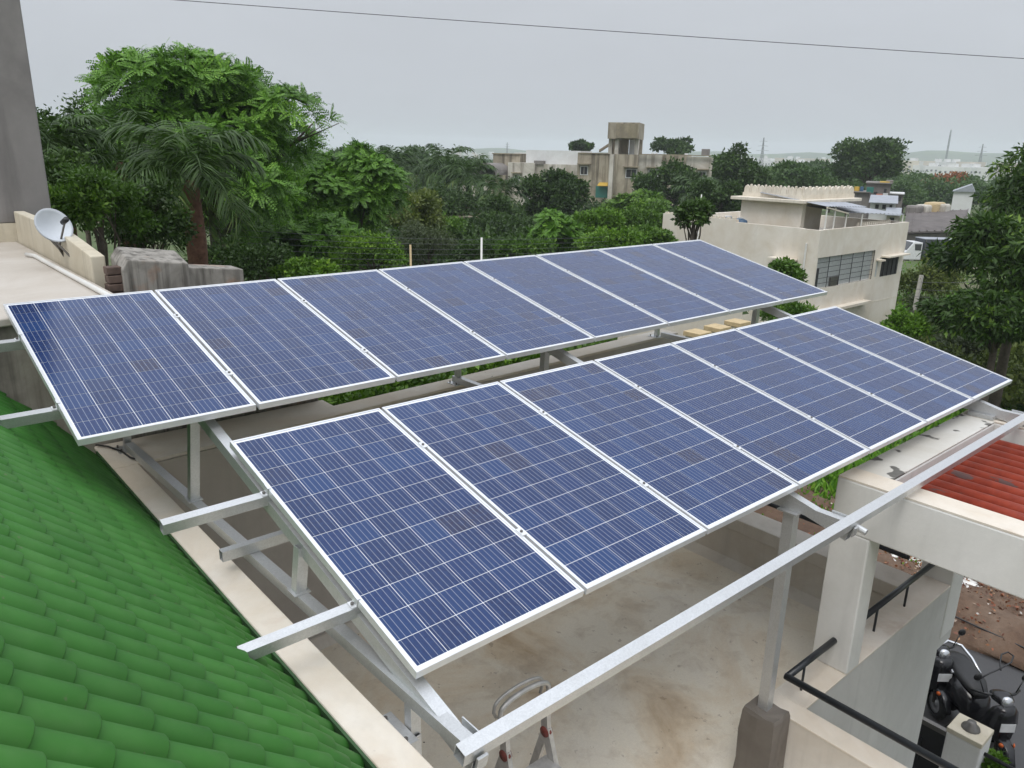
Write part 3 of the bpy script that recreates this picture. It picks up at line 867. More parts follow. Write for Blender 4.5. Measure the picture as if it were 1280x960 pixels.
# ------------------------------------------------------------------ step ladder under the front beam
def ladder():
    zh = -1.90
    H1, H2 = P(632, 945, z=zh), P(683, 915, z=zh)
    cen = (H1 + H2) / 2
    t = thing('step_ladder', 'folding aluminium step ladder with red hinges under the front beam', 'ladder', (cen.x, cen.y, FLOOR))
    for s_, H in ((-1, H1), (1, H2)):
        MB().beam(H + Vector((0, 0, 0.03)), Vector((H.x + s_ * 0.06, H.y - 0.42, FLOOR)), 0.028, 0.055, (0, 1, 0)).build('leg', M['ladder'], t)
        MB().beam(H + Vector((0, 0, 0.03)), Vector((H.x + s_ * 0.04, H.y + 0.46, FLOOR)), 0.024, 0.045, (0, 1, 0)).build('leg', M['ladder'], t)
        MB().lathe([(0.0, -0.022), (0.030, -0.020), (0.036, 0.0), (0.030, 0.020), (0.0, 0.022)], H + Vector((0, 0, 0.01)), (1, 0, 0), 14).build('hinge', M['red_plastic'], t, smooth=True)
        MB().beam(H + Vector((0, 0.0, 0.0)), H + Vector((0, 0.02, 0.22)), 0.028, 0.05, (0, 1, 0)).build('upright', M['ladder'], t)
    for off, rr in ((0.0, 0.014), (0.05, 0.009)):
        arch = [H1 + Vector((-0.01, 0.02 + off, 0.2))] + [cen + Vector((-(0.17) * math.cos(a), 0.02 + off, 0.24 + 0.085 * math.sin(a) ** 0.6)) for a in [math.pi * k / 14 for k in range(15)]] + [H2 + Vector((0.01, 0.02 + off, 0.2))]
        MB().tube(arch, rr, 10).build('hand_loop', M['ladder'], t, smooth=True)
    for k in range(5):
        f = 0.10 + 0.20 * k
        z = zh + (FLOOR - zh) * f
        y = cen.y - 0.42 * f
        MB().box(H1.x - 0.06 * f, H2.x + 0.06 * f, y - (0.16 if k == 0 else 0.05), y + 0.04, z - 0.025, z).build('step', M['ladder'], t, bevel=0.006)
ladder()

# ------------------------------------------------------------------ neighbouring roof terrace on the left
nb = thing('neighbour_house', 'weathered cream house with flat roof terrace and tall grey stair wall', 'house', (-1, 2.5, -7.0))
MB().box(-4, 0.80, 0.0, 5.0, -7.0, -0.16).build('wall', M['stain_wall'], nb)
MB().box(-4, 0.86, -0.03, 5.0, -0.158, -0.10).build('roof_slab', M['old_floor'], nb, bevel=0.01)
MB().box(0.803, 2.35, 0.0, 0.22, -7.0, -0.42).build('boundary_wall', M['stain_wall2'], nb, bevel=0.01)
par = MB().prism([(0.88, 1.35, -0.4), (0.88, 1.35, 0.12), (0.88, 2.1, 0.19), (0.88, 2.9, 0.255), (0.88, 5.0, 0.27), (0.88, 5.0, -0.4)], (0.12, 0, 0)).build('parapet', M['old_cream'], nb, bevel=0.012)
MB().box(-4, 1.22, 5.003, 5.3, -1.0, 0.125).build('cream_wall', M['old_cream'], nb)
MB().box(-4, 1.30, 5.02, 5.45, 0.127, 7.5).build('stair_wall', M['grey_render'], nb, bevel=0.015)
# leaning stained block and lower wall to its right
blk = MB().prism([(1.04, 1.0, -1.2), (1.62, 1.0, -1.2), (1.615, 1.0, 0.045), (1.10, 1.0, 0.115), (1.04, 1.0, 0.03)], (0.02, 0.42, 0.075)).build('wall_stump', M['stain_wall2'], nb, bevel=0.012)
MB().prism([(1.625, 1.06, -1.2), (2.15, 1.06, -1.2), (2.15, 1.06, -0.06), (1.625, 1.06, 0.0)], (0.0, 0.30, 0.0)).build('garden_wall', M['stain_wall2'], nb, bevel=0.01)
for k in range(7):                                       # broken brick end
    z = 0.02 - 0.075 * k
    w = 0.06 + 0.05 * random.random()
    m = MB().box(0.985 - w * 0.6, 1.05, 1.02 + 0.02 * random.random(), 1.16, z - 0.034, z + 0.034)
    o = m.build('brick', M['brick'], nb, bevel=0.008)
    o.rotation_euler = (0, 0, 0)
pipe = MB().tube([P(33, 318, z=-0.075), P(44, 320, z=-0.075), P(125, 364, z=-0.075), P(140, 372, z=-0.075)], 0.022, 10).build('water_pipe', M['pvc'], smooth=True)
tag(pipe, 'thin white plastic pipe along the roof terrace floor', 'pipe')
def dish():
    c = P(66, 283, y=2.35)
    t = thing('satellite_dish', 'round grey-white satellite dish on the cream parapet', 'satellite dish', (0.90, c.y + 0.1, 0.10))
    to_cam = Vector(CAM) - c
    ax = (Vector((to_cam.x, to_cam.y, 0)).normalized() + Vector((0.45, 0.25, 0.42))).normalized()
    R = 0.176
    prof = [(R * k / 8, 0.075 * (k / 8) ** 2) for k in range(9)] + [(R, 0.055)] + [(R * k / 8, 0.075 * (k / 8) ** 2 - 0.012) for k in range(8, -1, -1)]
    cc = c - ax * 0.04
    MB().lathe(prof, cc, ax, 36).build('reflector', M['dish'], t, smooth=True)
    low = cc + ax * 0.05 + Vector((0.02, 0, -0.22))
    lnb = cc + ax * 0.22 + Vector((0.03, 0.0, -0.02))
    MB().tube([low, lnb], 0.010, 8).build('feed_arm', M['steel_dark'], t, smooth=True)
    MB().tube([lnb - ax * 0.05, lnb + ax * 0.03], 0.026, 12).build('receiver', M['black_plastic'], t, smooth=True)
    back = cc - ax * 0.06
    MB().tube([cc - ax * 0.01, back, Vector((0.89, c.y + 0.12, 0.0))], 0.016, 8).build('mast', M['steel_dark'], t, smooth=True)
    for s in (-0.12, 0.12):
        MB().tube([cc + Vector((0, s, -0.12)), Vector((0.89, c.y + s * 1.3, 0.02))], 0.010, 6).build('brace', M['steel_dark'], t)
dish()

# ------------------------------------------------------------------ foliage generators
def unit(v):
    return v / (np.linalg.norm(v, axis=-1, keepdims=True) + 1e-9)
def leaf_quads(pos, direc, size, width, r):
    """diamond leaves at pos pointing along direc"""
    n = len(pos)
    side = unit(np.cross(direc, r.normal(size=(n, 3))))
    L = size * r.uniform(0.6, 1.35, (n, 1))
    W = L * width
    nrm = np.cross(direc, side)
    mid = pos + direc * L * 0.45
    V = np.stack([pos, mid + side * W / 2 + nrm * L * 0.05, pos + direc * L, mid - side * W / 2 + nrm * L * 0.05], 1)
    return V
def crown_lobes(r, c, rad, k, lobe):
    """centres and radii of the clumps that make up a crown"""
    d = unit(r.normal(size=(k * 3, 3)))
    d = d[d[:, 2] > -0.45][:k]
    rr = r.uniform(0.38, 0.92, (len(d), 1))
    cen = np.array(c) + d * rr * np.array(rad)
    lr = lobe * r.uniform(0.55, 1.35, len(d))
    return cen, lr
def crown_broad(r, c, rad, n, leaf, lobes=22, lobe=0.36, width=0.55, droop=0.0):
    rad = np.array(rad, float)
    cen, lr = crown_lobes(r, c, rad, lobes, lobe)
    w = lr ** 2
    idx = r.choice(len(cen), n, p=w / w.sum())
    d = unit(r.normal(size=(n, 3)) + np.array([0, 0, 0.35]))
    rr = r.uniform(0.25, 1.0, (n, 1)) ** 0.55
    jag = 1 + 0.34 * np.sin(d[:, :1] * 9 + cen[idx, :1]) * np.cos(d[:, 1:2] * 8 + cen[idx, 1:2])
    rl = (rad * lr[idx][:, None]) * np.array([1, 1, 0.85])
    pos = cen[idx] + d * rr * rl * jag
    direc = unit(d * 0.7 + r.normal(size=(n, 3)) * 0.65 + np.array([0, 0, -droop]))
    V = leaf_quads(pos, direc, leaf, width, r)
    lobe_t = r.uniform(0.0, 1.0, len(cen))
    tint = np.clip(0.45 * lobe_t[idx] + 0.55 * r.uniform(0, 1, n), 0, 1)
    return V, tint, cen
def crown_feather(r, c, rad, n_ros, leaf_len, lobes=26, lobe=0.33, per=8, pairs=10, leaflet=0.13):
    """rosettes of pinnate leaves on the tips of spreading branches"""
    rad = np.array(rad, float)
    cen, lr = crown_lobes(r, c, rad, lobes, lobe)
    w = lr ** 2
    idx = r.choice(len(cen), n_ros, p=w / w.sum())
    d = unit(r.normal(size=(n_ros, 3)) + np.array([0, 0, 0.55]))
    rr = r.uniform(0.45, 1.0, (n_ros, 1)) ** 0.6
    pos = cen[idx] + d * rr * rad * lr[idx][:, None] * np.array([1, 1, 0.8])
    out, tints = [], []
    ros_t = r.uniform(0, 1, n_ros)
    for k in range(per):
        az = 2 * math.pi * (k + r.uniform(-0.3, 0.3, n_ros)) / per
        up = unit(d + np.array([0, 0, 0.6]))
        e1 = unit(np.cross(up, np.array([0.3, 0.8, 0.1])))
        e2 = np.cross(up, e1)
        rise = r.uniform(0.2, 1.3, (n_ros, 1))
        dr = unit(e1 * np.cos(az)[:, None] + e2 * np.sin(az)[:, None] + up * rise)
        L = leaf_len * r.uniform(0.7, 1.2, (n_ros, 1))
        side = unit(np.cross(dr, up))
        for j in range(pairs):
            t = (j + 1) / pairs
            q = pos + dr * L * t + np.array([0, 0, -1.0]) * L * 0.26 * t * t
            ll = leaflet * (0.55 + 0.9 * math.sin(math.pi * min(0.93, 0.12 + t * 0.8)))
            tang = unit(dr + np.array([0, 0, -0.76]) * t)
            for s in (-1, 1):
                ld = unit(side * s + tang * 0.55 + r.normal(size=(n_ros, 3)) * 0.12)
                nn = unit(np.cross(ld, tang))
                wv = unit(np.cross(nn, ld))
                lw = max(ll * 0.48, 0.055)
                mid = q + ld * ll * 0.5
                out.append(np.stack([q, mid + wv * lw / 2, q + ld * ll, mid - wv * lw / 2], 1))
                tints.append(np.clip(0.55 * ros_t + 0.45 * r.uniform(0, 1, n_ros), 0, 1))
    return np.concatenate(out), np.concatenate(tints), cen
def trunk_mb(base, top, r0, cen, r, crown_c, limbs=10):
    m = MB()
    base, top = Vector(base), Vector(top)
    mid = base.lerp(top, 0.5) + Vector((r.normal() * 0.12, r.normal() * 0.12, 0)) * r0 * 4
    m.tube([base, base.lerp(mid, 0.15), mid, top], [r0 * 1.35, r0, r0 * 0.8, r0 * 0.6], 10)
    for i in range(min(limbs, len(cen))):
        e = Vector(cen[i])
        s = base.lerp(top, r.uniform(0.7, 1.0))
        bend = s.lerp(e, 0.5) + Vector((0, 0, (e - s).length * 0.08)) + Vector(r.normal(size=3)) * (e - s).length * 0.05
        m.tube([s, bend, e], [r0 * 0.42, r0 * 0.26, r0 * 0.07], 6)
        for _ in range(2):
            f = e + Vector(r.normal(size=3) * np.array([1, 1, 0.3])) * (e - s).length * 0.12
            m.tube([bend.lerp(e, 0.4), f], [r0 * 0.14, r0 * 0.04], 5)
    return m
TREE_SEED = [100]
def tree(name, label, px, py, d, rx_px, ry_px, kind='broad', mat='leaf_mid', cat='tree', n=None, leaf=None, group=None, base=None, depth=None, trunk_r=None, lobes=22, lobe=0.36, width=0.55, droop=0.0, stem=True):
    """a tree whose crown centre is sighted at (px, py) at distance d; crown half sizes rx_px, ry_px as they appear"""
    TREE_SEED[0] += 1
    r = np.random.default_rng(TREE_SEED[0])
    c = P(px, py, d=d)
    slant = (c - Vector(CAM)).length
    zc = float((MW.T @ (np.array(c) - CAM))[2])
    s = zc / F
    rx, rz = rx_px * s, ry_px * s
    ry = depth if depth else rx
    gz = ground_z(dist2(c)) if base is None else base
    t = thing(name, label, cat, (c.x, c.y, gz), group=group)
    # crown half sizes along the sight line and across it differ a little: keep a round plan
    area = rx_px * ry_px * 0.64
    if kind == 'broad':
        lf = leaf or max(0.11, 3.4 * s * 1.25)
        nn = n or int(min(42000, max(1200, 6.5 * area * (1.25 * s * 3.4 / lf) ** 2 / 4.2)))
        V, tint, cen = crown_broad(r, c, (rx, ry, rz), nn, lf, lobes, lobe, width, droop)
    else:
        nros = n or int(max(90, area / 26))
        ll = leaf or 0.55
        V, tint, cen = crown_feather(r, c, (rx, ry, rz), nros, ll, lobes, lobe, leaflet=max(0.075, 2.0 * s * 1.25))
    link_mesh('crown', quads_mesh('crown', V, M[mat], tint), t)
    if stem:
        r0 = trunk_r or max(0.05, 0.045 * rz + 0.03)
        trunk_mb((c.x, c.y, gz), (c.x + r.normal() * 0.1, c.y, c.z - rz * 0.35), r0, cen, r, c).build('trunk', M['trunk'], t, smooth=True)
    return t
def palm(label, px, py, d, frond_px, n_fronds=14, parts=True, lean=0.0, mat='leaf_palm', name='palm_tree', group=None, trunk_r=0.14, sheath=True, spread=1.0, pairs=26, droopiness=1.0):
    """royal palm: crown sighted at (px, py)"""
    TREE_SEED[0] += 1
    r = np.random.default_rng(TREE_SEED[0])
    c = P(px, py, d=d)
    s = float((MW.T @ (np.array(c) - CAM))[2]) / F
    L = frond_px * s
    gz = ground_z(d)
    t = thing(name, label, 'palm', (c.x, c.y, gz), group=group)
    MB().tube([(c.x + lean, c.y, gz), (c.x + lean * 0.4, c.y, gz + (c.z - gz) * 0.5), (c.x, c.y, c.z - 0.9)], [trunk_r * 1.4, trunk_r * 1.05, trunk_r * 0.8], 12).build('trunk', M['palm_trunk'], t, smooth=True)
    MB().tube([(c.x, c.y, c.z - 2.6), (c.x, c.y, c.z - 1.2), (c.x, c.y, c.z - 0.15), (c.x, c.y, c.z + 0.05)], [trunk_r * 0.92, trunk_r * 1.1, trunk_r * 0.85, trunk_r * 0.4], 12).build('crown_shaft', M['palm_sheath'] if sheath else M['leaf_palm'], t, smooth=True)
    joined = []
    jt = []
    for k in range(n_fronds):
        az = 2 * math.pi * (k + r.uniform(-0.25, 0.25)) / n_fronds * 1.0
        el = math.radians([78, 52, 30, 8][k % 4] + r.uniform(-9, 9))
        hd = np.array([math.cos(az), math.sin(az), 0])
        Lk = L * r.uniform(0.85, 1.12)
        nseg = pairs
        pts = []
        ang = el
        q = np.array(c, float)
        step = Lk / nseg
        for j in range(nseg + 1):
            pts.append(q.copy())
            q = q + (hd * math.cos(ang) * spread + np.array([0, 0, math.sin(ang)])) * step
            ang -= (math.radians(105) * droopiness / nseg) * (0.4 + 1.2 * j / nseg)
        pts = np.array(pts)
        tang = unit(np.gradient(pts, axis=0))
        side = unit(np.cross(tang, np.array([0, 0, 1.0])))
        upv = np.cross(side, tang)
        quads = []
        for j in range(3, nseg + 1):
            f = j / nseg
            ll = Lk * 0.31 * (0.35 + 0.9 * math.sin(math.pi * min(0.97, 0.1 + 0.8 * f)))
            for sg in (-1, 1):
                for rep in range(2):
                    ld = unit(side[j] * sg * r.uniform(0.7, 1.1) + tang[j] * r.uniform(0.45, 0.9) + upv[j] * r.uniform(-0.1, 0.35) + np.array([0, 0, -1]) * r.uniform(0.1, 0.75))
                    b0 = pts[j] + tang[j] * step * 0.5 * rep
                    tip = b0 + ld * ll + np.array([0, 0, -1]) * ll * 0.22
                    wv = tang[j] * max(0.022, 0.9 * s) 
                    m1 = b0 + ld * ll * 0.5
                    quads.append([b0, m1 + wv, tip, m1 - wv])
        rc = []
        for j in range(nseg):
            w0 = 0.028 * (1 - j / nseg) + 0.006
            rc.append([pts[j] - side[j] * w0, pts[j + 1] - side[j + 1] * w0 * 0.9, pts[j + 1] + side[j + 1] * w0 * 0.9, pts[j] + side[j] * w0])
        V = np.array(quads + rc)
        tt = np.clip(r.uniform(0.0, 0.7, len(V)) + (0.25 if k % 4 == 3 else 0.0), 0, 1)
        if parts:
            link_mesh('frond', quads_mesh('frond', V, M[mat], tt), t)
        else:
            joined.append(V); jt.append(tt)
    if not parts:
        link_mesh('crown', quads_mesh('crown', np.concatenate(joined), M[mat], np.concatenate(jt)), t)
    return t

# ------------------------------------------------------------------ trees, left to right
tree('feathery_tree', 'tall spreading tree with feathery leaves rising above the skyline', 256, 192, 27, 170, 114, 'feather', 'leaf_feather', n=1500, leaf=0.60, lobes=95, lobe=0.20, depth=3.8, trunk_r=0.26)
tree('feathery_tree', 'feathery green tree right of the tallest tree', 440, 258, 33, 62, 80, 'feather', 'leaf_feather', n=650, leaf=0.55, lobes=20, lobe=0.36)
tree('feathery_tree', 'low feathery tree behind the palms and overhead wires', 330, 300, 31, 80, 62, 'feather', 'leaf_feather', n=420, leaf=0.55, lobes=18, lobe=0.36)
tree('feathery_tree', 'small feathery tree tucked behind the low feathery one', 400, 318, 29, 48, 40, 'feather', 'leaf_feather', n=240, leaf=0.5, lobes=14, lobe=0.4)
palm('palm with brown dead sheath in front of the tallest tree', 238, 228, 17.5, 120, 18, sheath=True, droopiness=1.25, trunk_r=0.19)
palm('palm half hidden behind the brown-sheathed palm', 150, 205, 21, 105, 16, droopiness=1.1)
palm('palm leaning out beside the tall grey stair wall', 72, 190, 19, 80, 14)
tree('leafy_shrub', 'dark leafy bush behind the satellite dish', 112, 262, 14.5, 62, 62, 'broad', 'leaf_mid', 'bush', n=9000, leaf=0.085, lobes=30, lobe=0.3, width=0.45)
tree('leafy_shrub', 'shadowy bush behind the broken wall stump', 185, 292, 16, 52, 55, 'broad', 'leaf_dark', 'bush', n=7000, leaf=0.09, lobes=24, lobe=0.34)
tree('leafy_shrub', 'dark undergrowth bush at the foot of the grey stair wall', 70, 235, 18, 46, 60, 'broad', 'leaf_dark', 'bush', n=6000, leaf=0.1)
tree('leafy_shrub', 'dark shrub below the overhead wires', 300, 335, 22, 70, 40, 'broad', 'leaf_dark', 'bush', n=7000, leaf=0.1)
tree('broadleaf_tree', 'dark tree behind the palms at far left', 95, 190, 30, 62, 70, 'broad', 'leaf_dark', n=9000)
tree('broadleaf_tree', 'rounded yellowish green tree left of centre', 512, 272, 42, 50, 34, 'broad', 'leaf_olive', n=9500, lobes=26, lobe=0.3)
tree('broadleaf_tree', 'drooping grey-green tree below the rounded yellowish one', 535, 312, 36, 44, 40, 'broad', 'leaf_grey', n=7500, width=0.25, droop=0.8)
tree('broadleaf_tree', 'bright leafy tree just behind the upper panel row', 465, 318, 27, 52, 30, 'broad', 'leaf_bright', n=8000)
tree('leafy_shrub', 'bright shrub behind the left end of the upper row', 385, 338, 21, 36, 18, 'broad', 'leaf_bright', 'bush', n=3600)
for i, (px, py, d, fp, lab) in enumerate([
        (497, 212, 85, 34, 'dark palm left of the apartment palms'), (560, 214, 78, 36, 'tall palm in front of the vaulted porch'),
        (585, 226, 74, 34, 'palm between two taller palms by the apartments'), (626, 246, 70, 32, 'palm with long hanging fronds right of the vaulted porch'),
        (530, 222, 92, 30, 'palm behind the yellowish tree'), (465, 208, 95, 30, 'distant palm right of the feathery tree')]):
    palm(lab, px, py - 3, d, fp * 1.22, 15, parts=False, trunk_r=0.2, sheath=False, pairs=14)
tree('broadleaf_tree', 'dense round dark tree in front of the apartment block', 692, 256, 75, 46, 38, 'broad', 'leaf_dark', n=15000, lobes=34, lobe=0.27)
tree('broadleaf_tree', 'dark tree under the round dark tree', 640, 300, 62, 50, 34, 'broad', 'leaf_dark', n=6000)
tree('broadleaf_tree', 'dark shaded tree left of the apartment porch', 600, 300, 60, 40, 40, 'broad', 'leaf_dark', n=5000)
tree('broadleaf_tree', 'bright feathery tree before the apartment tower', 792, 272, 62, 36, 32, 'feather', 'leaf_bright', n=300, leaf=0.8)
tree('broadleaf_tree', 'tree with reddish inner leaves below the tower', 802, 288, 45, 32, 32, 'broad', 'leaf_mid', n=4500)
tree('broadleaf_tree', 'bright shrubby tree below the yellow awning', 745, 290, 42, 34, 32, 'broad', 'leaf_bright', n=6000)
tree('feathery_tree', 'small bright feathery tree near the centre', 690, 295, 40, 30, 26, 'feather', 'leaf_feather', n=160, leaf=0.6)
tree('leafy_shrub', 'low green bush behind the middle of the upper row', 650, 318, 34, 40, 24, 'broad', 'leaf_mid', 'bush', n=4200)
tree('leafy_shrub', 'low dark bush behind the white stake', 600, 318, 36, 46, 22, 'broad', 'leaf_dark', 'bush', n=3600)
tree('leafy_shrub', 'low bright bush left of the cream house', 770, 305, 33, 40, 22, 'broad', 'leaf_bright', 'bush', n=4000)
tree('broadleaf_tree', 'large dark tree at the right end of the apartments', 838, 240, 88, 42, 32, 'broad', 'leaf_dark', n=9500)
palm('grey-green palm left of the battlemented house', 872, 244, 72, 36, 13, parts=False, trunk_r=0.2, sheath=False, pairs=14)
tree('broadleaf_tree', 'tall dark tree behind the battlemented house', 925, 222, 96, 32, 34, 'broad', 'leaf_dark', n=6500)
tree('broadleaf_tree', 'dark tree beside the battlemented house', 895, 256, 70, 32, 30, 'broad', 'leaf_dark', n=6000)
tree('broadleaf_tree', 'wide dark tree behind the house roof', 985, 228, 120, 48, 22, 'broad', 'leaf_far', n=6500)
tree('broadleaf_tree', 'great round tree standing alone on the right skyline', 1086, 208, 135, 52, 34, 'broad', 'leaf_dark', n=13000, lobes=32, lobe=0.28, trunk_r=0.6)
tree('broadleaf_tree', 'sparse branching tree in front of the cream house wall', 868, 270, 27, 24, 22, 'broad', 'leaf_dark', n=1900, leaf=0.15, trunk_r=0.10, lobes=11, lobe=0.34)
tree('leafy_shrub', 'small bush under the cream house porch', 985, 345, 24, 22, 20, 'broad', 'leaf_mid', 'bush', n=2600, leaf=0.12)
tree('leafy_shrub', 'green bush beyond the far end of the upper row', 985, 395, 19, 32, 18, 'broad', 'leaf_mid', 'bush', n=3200, leaf=0.1)
for i, (px, py, d, rx, ry, mt, lab) in enumerate([
        (430, 285, 60, 60, 45, 'leaf_mid', 'green tree filling behind the second feathery tree'), (480, 250, 75, 44, 36, 'leaf_dark', 'dark tree under the distant palms'),
        (560, 262, 68, 44, 30, 'leaf_dark', 'shaded tree under the tall palm'), (555, 300, 52, 40, 28, 'leaf_mid', 'mid green bush behind the drooping tree'),
        (625, 276, 64, 36, 26, 'leaf_dark', 'dark tree left of the dense round tree'), (660, 305, 48, 36, 22, 'leaf_dark', 'dark bush under the dense round tree'),
        (720, 305, 46, 34, 20, 'leaf_mid', 'leafy bush behind the fifth panel'), (835, 278, 60, 40, 26, 'leaf_dark', 'dark tree between the apartments and the cream house'),
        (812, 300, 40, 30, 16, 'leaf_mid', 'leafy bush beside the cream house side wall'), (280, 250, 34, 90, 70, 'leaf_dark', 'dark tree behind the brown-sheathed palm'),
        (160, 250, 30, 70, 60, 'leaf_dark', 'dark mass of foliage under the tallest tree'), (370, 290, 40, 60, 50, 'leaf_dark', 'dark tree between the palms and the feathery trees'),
        (905, 215, 120, 26, 18, 'leaf_far', 'hazy tree above the flag pole'), (520, 200, 150, 50, 14, 'leaf_far', 'hazy tree row left of the apartments'), (440, 200, 140, 40, 14, 'leaf_far', 'hazy tree row beside the tallest tree')]):
    tree('broadleaf_tree', lab, px, py, d, rx, ry, 'broad', mt, n=5200)
def undergrowth(name, label, px0, px1, d0, d1, n, hmin, hmax, mat, leaf, seed):
    r = np.random.default_rng(seed)
    px = r.uniform(px0, px1, n)
    d = np.sqrt(r.uniform(d0 ** 2, d1 ** 2, n))
    rx = MW[0, 0] * (px - 640) / F + MW[0, 2] - MW[0, 1] * 0.3
    ry = MW[1, 0] * (px - 640) / F + MW[1, 2] - MW[1, 1] * 0.3
    q = np.hypot(rx, ry)
    x, y = CAM[0] + rx / q * d, CAM[1] + ry / q * d
    ok = ~((x > 29) & (x < 43) & (y > 8) & (y < 22)) & ~((x < 17.5) & (y < 2.2)) & ~((x < 3.4) & (y < 6.5))
    x, y, d = x[ok], y[ok], d[ok]
    n = len(x)
    bump_ = (np.sin(x * 0.83) * np.cos(y * 0.71) + 0.6 * np.sin(x * 1.9 + y * 1.3) + 0.4 * np.cos(x * 3.7 - y * 3.1)) / 2.0
    top = hmin + (hmax - hmin) * np.clip(0.5 + 0.5 * bump_, 0, 1)
    z = -7.0 + top * r.uniform(0.25, 1.0, n) ** 0.5
    pos = np.stack([x, y, z], 1)
    direc = unit(r.normal(size=(n, 3)) + np.array([0, 0, 0.5]))
    V = leaf_quads(pos, direc, leaf, 0.5, r)
    tint = np.clip(0.35 + 0.25 * np.sin(x * 0.5) * np.cos(y * 0.6) + r.uniform(-0.35, 0.45, n), 0, 1)
    o = link_mesh(name, quads_mesh(name, V, M[mat], tint))
    tag(o, label, 'undergrowth', kind='stuff')
undergrowth('undergrowth', 'tangled dark undergrowth below the trees left of centre', -60, 850, 14, 34, 80000, 1.2, 4.2, 'leaf_mid', 0.20, 91)
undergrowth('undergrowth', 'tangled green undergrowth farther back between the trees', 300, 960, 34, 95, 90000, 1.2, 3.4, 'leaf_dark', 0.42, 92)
undergrowth('undergrowth', 'olive scrub covering the waste ground at right', 1155, 1400, 29, 44, 30000, 0.2, 2.0, 'leaf_olive', 0.22, 93)
# right hand side
tree('mango_tree', 'big dark mango tree filling the right edge', 1282, 322, 29, 78, 60, 'broad', 'leaf_mango', n=16000, leaf=0.26, lobes=40, lobe=0.27, width=0.3, droop=0.7, depth=2.6, trunk_r=0.18)
tree('mango_tree', 'upper mango tree with fresh green tips at the right edge', 1290, 245, 36, 62, 55, 'broad', 'leaf_mango', n=9000, leaf=0.26, lobes=30, width=0.3, droop=0.7)
tree('mango_tree', 'dark low mango tree over the right end of the panels', 1248, 402, 27, 54, 40, 'broad', 'leaf_mango', n=10000, leaf=0.24, width=0.3, droop=0.7, lobes=30, depth=2.0, trunk_r=0.14)
tree('leafy_shrub', 'yellow-green shrub beside the grey lamp post', 1168, 352, 50, 36, 34, 'broad', 'leaf_olive', 'bush', n=5500)
tree('leafy_shrub', 'olive scrub below the yellow-green shrub', 1172, 392, 40, 42, 28, 'broad', 'leaf_grey', 'bush', n=5000)
tree('leafy_shrub', 'glossy green bush at the corner of the cream house', 1128, 408, 27, 30, 22, 'broad', 'leaf_bright', 'bush', n=4200, leaf=0.12)
tree('leafy_shrub', 'brownish scrub above the lower row', 1195, 428, 33, 34, 22, 'broad', 'leaf_grey', 'bush', n=3200)
# canopy between the slum and the fields
for i, (px, py, d, rx, ry, mt, lab) in enumerate([
        (1040, 238, 150, 40, 22, 'leaf_far', 'dark tree left of the great round tree'), (1130, 250, 160, 36, 20, 'leaf_far', 'low tree right of the great round tree'),
        (1165, 244, 175, 34, 18, 'leaf_far', 'broad low tree beyond the shed roof'), (1215, 246, 170, 30, 18, 'leaf_far', 'low tree left of the mango treetop'),
        (1188, 232, 200, 30, 13, 'leaf_orange', 'far tree in orange blossom'), (955, 238, 140, 34, 18, 'leaf_far', 'low canopy tree above the battlements'),
        (1010, 214, 210, 34, 13, 'leaf_far', 'hazy tree left of the great round tree'), (1060, 252, 120, 30, 16, 'leaf_dark', 'dark tree behind the roof tanks')]):
    tree('broadleaf_tree', lab, px, py, d, rx, ry, 'broad', mt, n=2600)
for i, (px, py, d, rx, ry, lab) in enumerate([(838, 186, 160, 34, 13, 'row of pointed evergreens behind the apartment roof'), (728, 184, 165, 15, 8, 'small tuft of evergreens left of the tower')]):
    tree('evergreen_tree', lab, px, py, d, rx, ry, 'broad', 'leaf_dark', n=3000, lobes=16, lobe=0.3)
# shrubs growing below the back wall, seen through the gap between the rows
for i, (x, y, z, rr, lab) in enumerate([(3.1, 1.3, -1.95, 0.8, 'bush behind the coping, left end of the row gap'), (4.4, 1.4, -1.95, 0.75, 'bush behind the coping near the second rafter'),
                                        (6.0, 1.6, -2.0, 0.75, 'bush behind the coping, middle of the row gap'), (9.9, 2.6, -4.2, 0.8, 'bush behind the tan piers'), (12.8, 2.2, -3.4, 1.0, 'bush beyond the far end of the row gap')]):
    TREE_SEED[0] += 1
    r = np.random.default_rng(TREE_SEED[0])
    t = thing('leafy_shrub', lab, 'bush', (x, y, -7.0))
    V, tint, cen = crown_broad(r, (x, y, z), (rr, rr, rr), 3500, 0.09, 16, 0.4)
    link_mesh('crown', quads_mesh('crown', V, M['leaf_bright'] if i % 2 == 0 else M['leaf_mid'], tint), t)
    trunk_mb((x, y, -7.0), (x, y, z - 0.3), 0.07, cen, r, None).build('trunk', M['trunk'], t, smooth=True)
# grass
def grass(name, label, x0, x1, y0, y1, n, h, mat='grass', z=-7.0):
    r = np.random.default_rng(int(abs(x0 * 13 + y0 * 7)) + 5)
    pos = np.stack([r.uniform(x0, x1, n), r.uniform(y0, y1, n), np.full(n, z)], 1)
    keep = (np.sin(pos[:, 0] * 0.9) * np.cos(pos[:, 1] * 1.1) + r.normal(size=n) * 0.5) > -0.55
    pos = pos[keep]; n = len(pos)
    direc = unit(r.normal(size=(n, 3)) * 0.5 + np.array([0, 0, 1.0]))
    V = leaf_quads(pos, direc, h, 0.35, r)
    o = link_mesh(name, quads_mesh(name, V, M[mat], r.uniform(0, 1, n)))
    tag(o, label, 'grass', kind='stuff')
grass('grass', 'bright green weeds on the waste ground right of the array', 16.5, 34, -4.5, 8, 38000, 0.28)
grass('grass', 'green lawn between the cream house and the parked truck', 42, 75, 6, 26, 26000, 0.35)

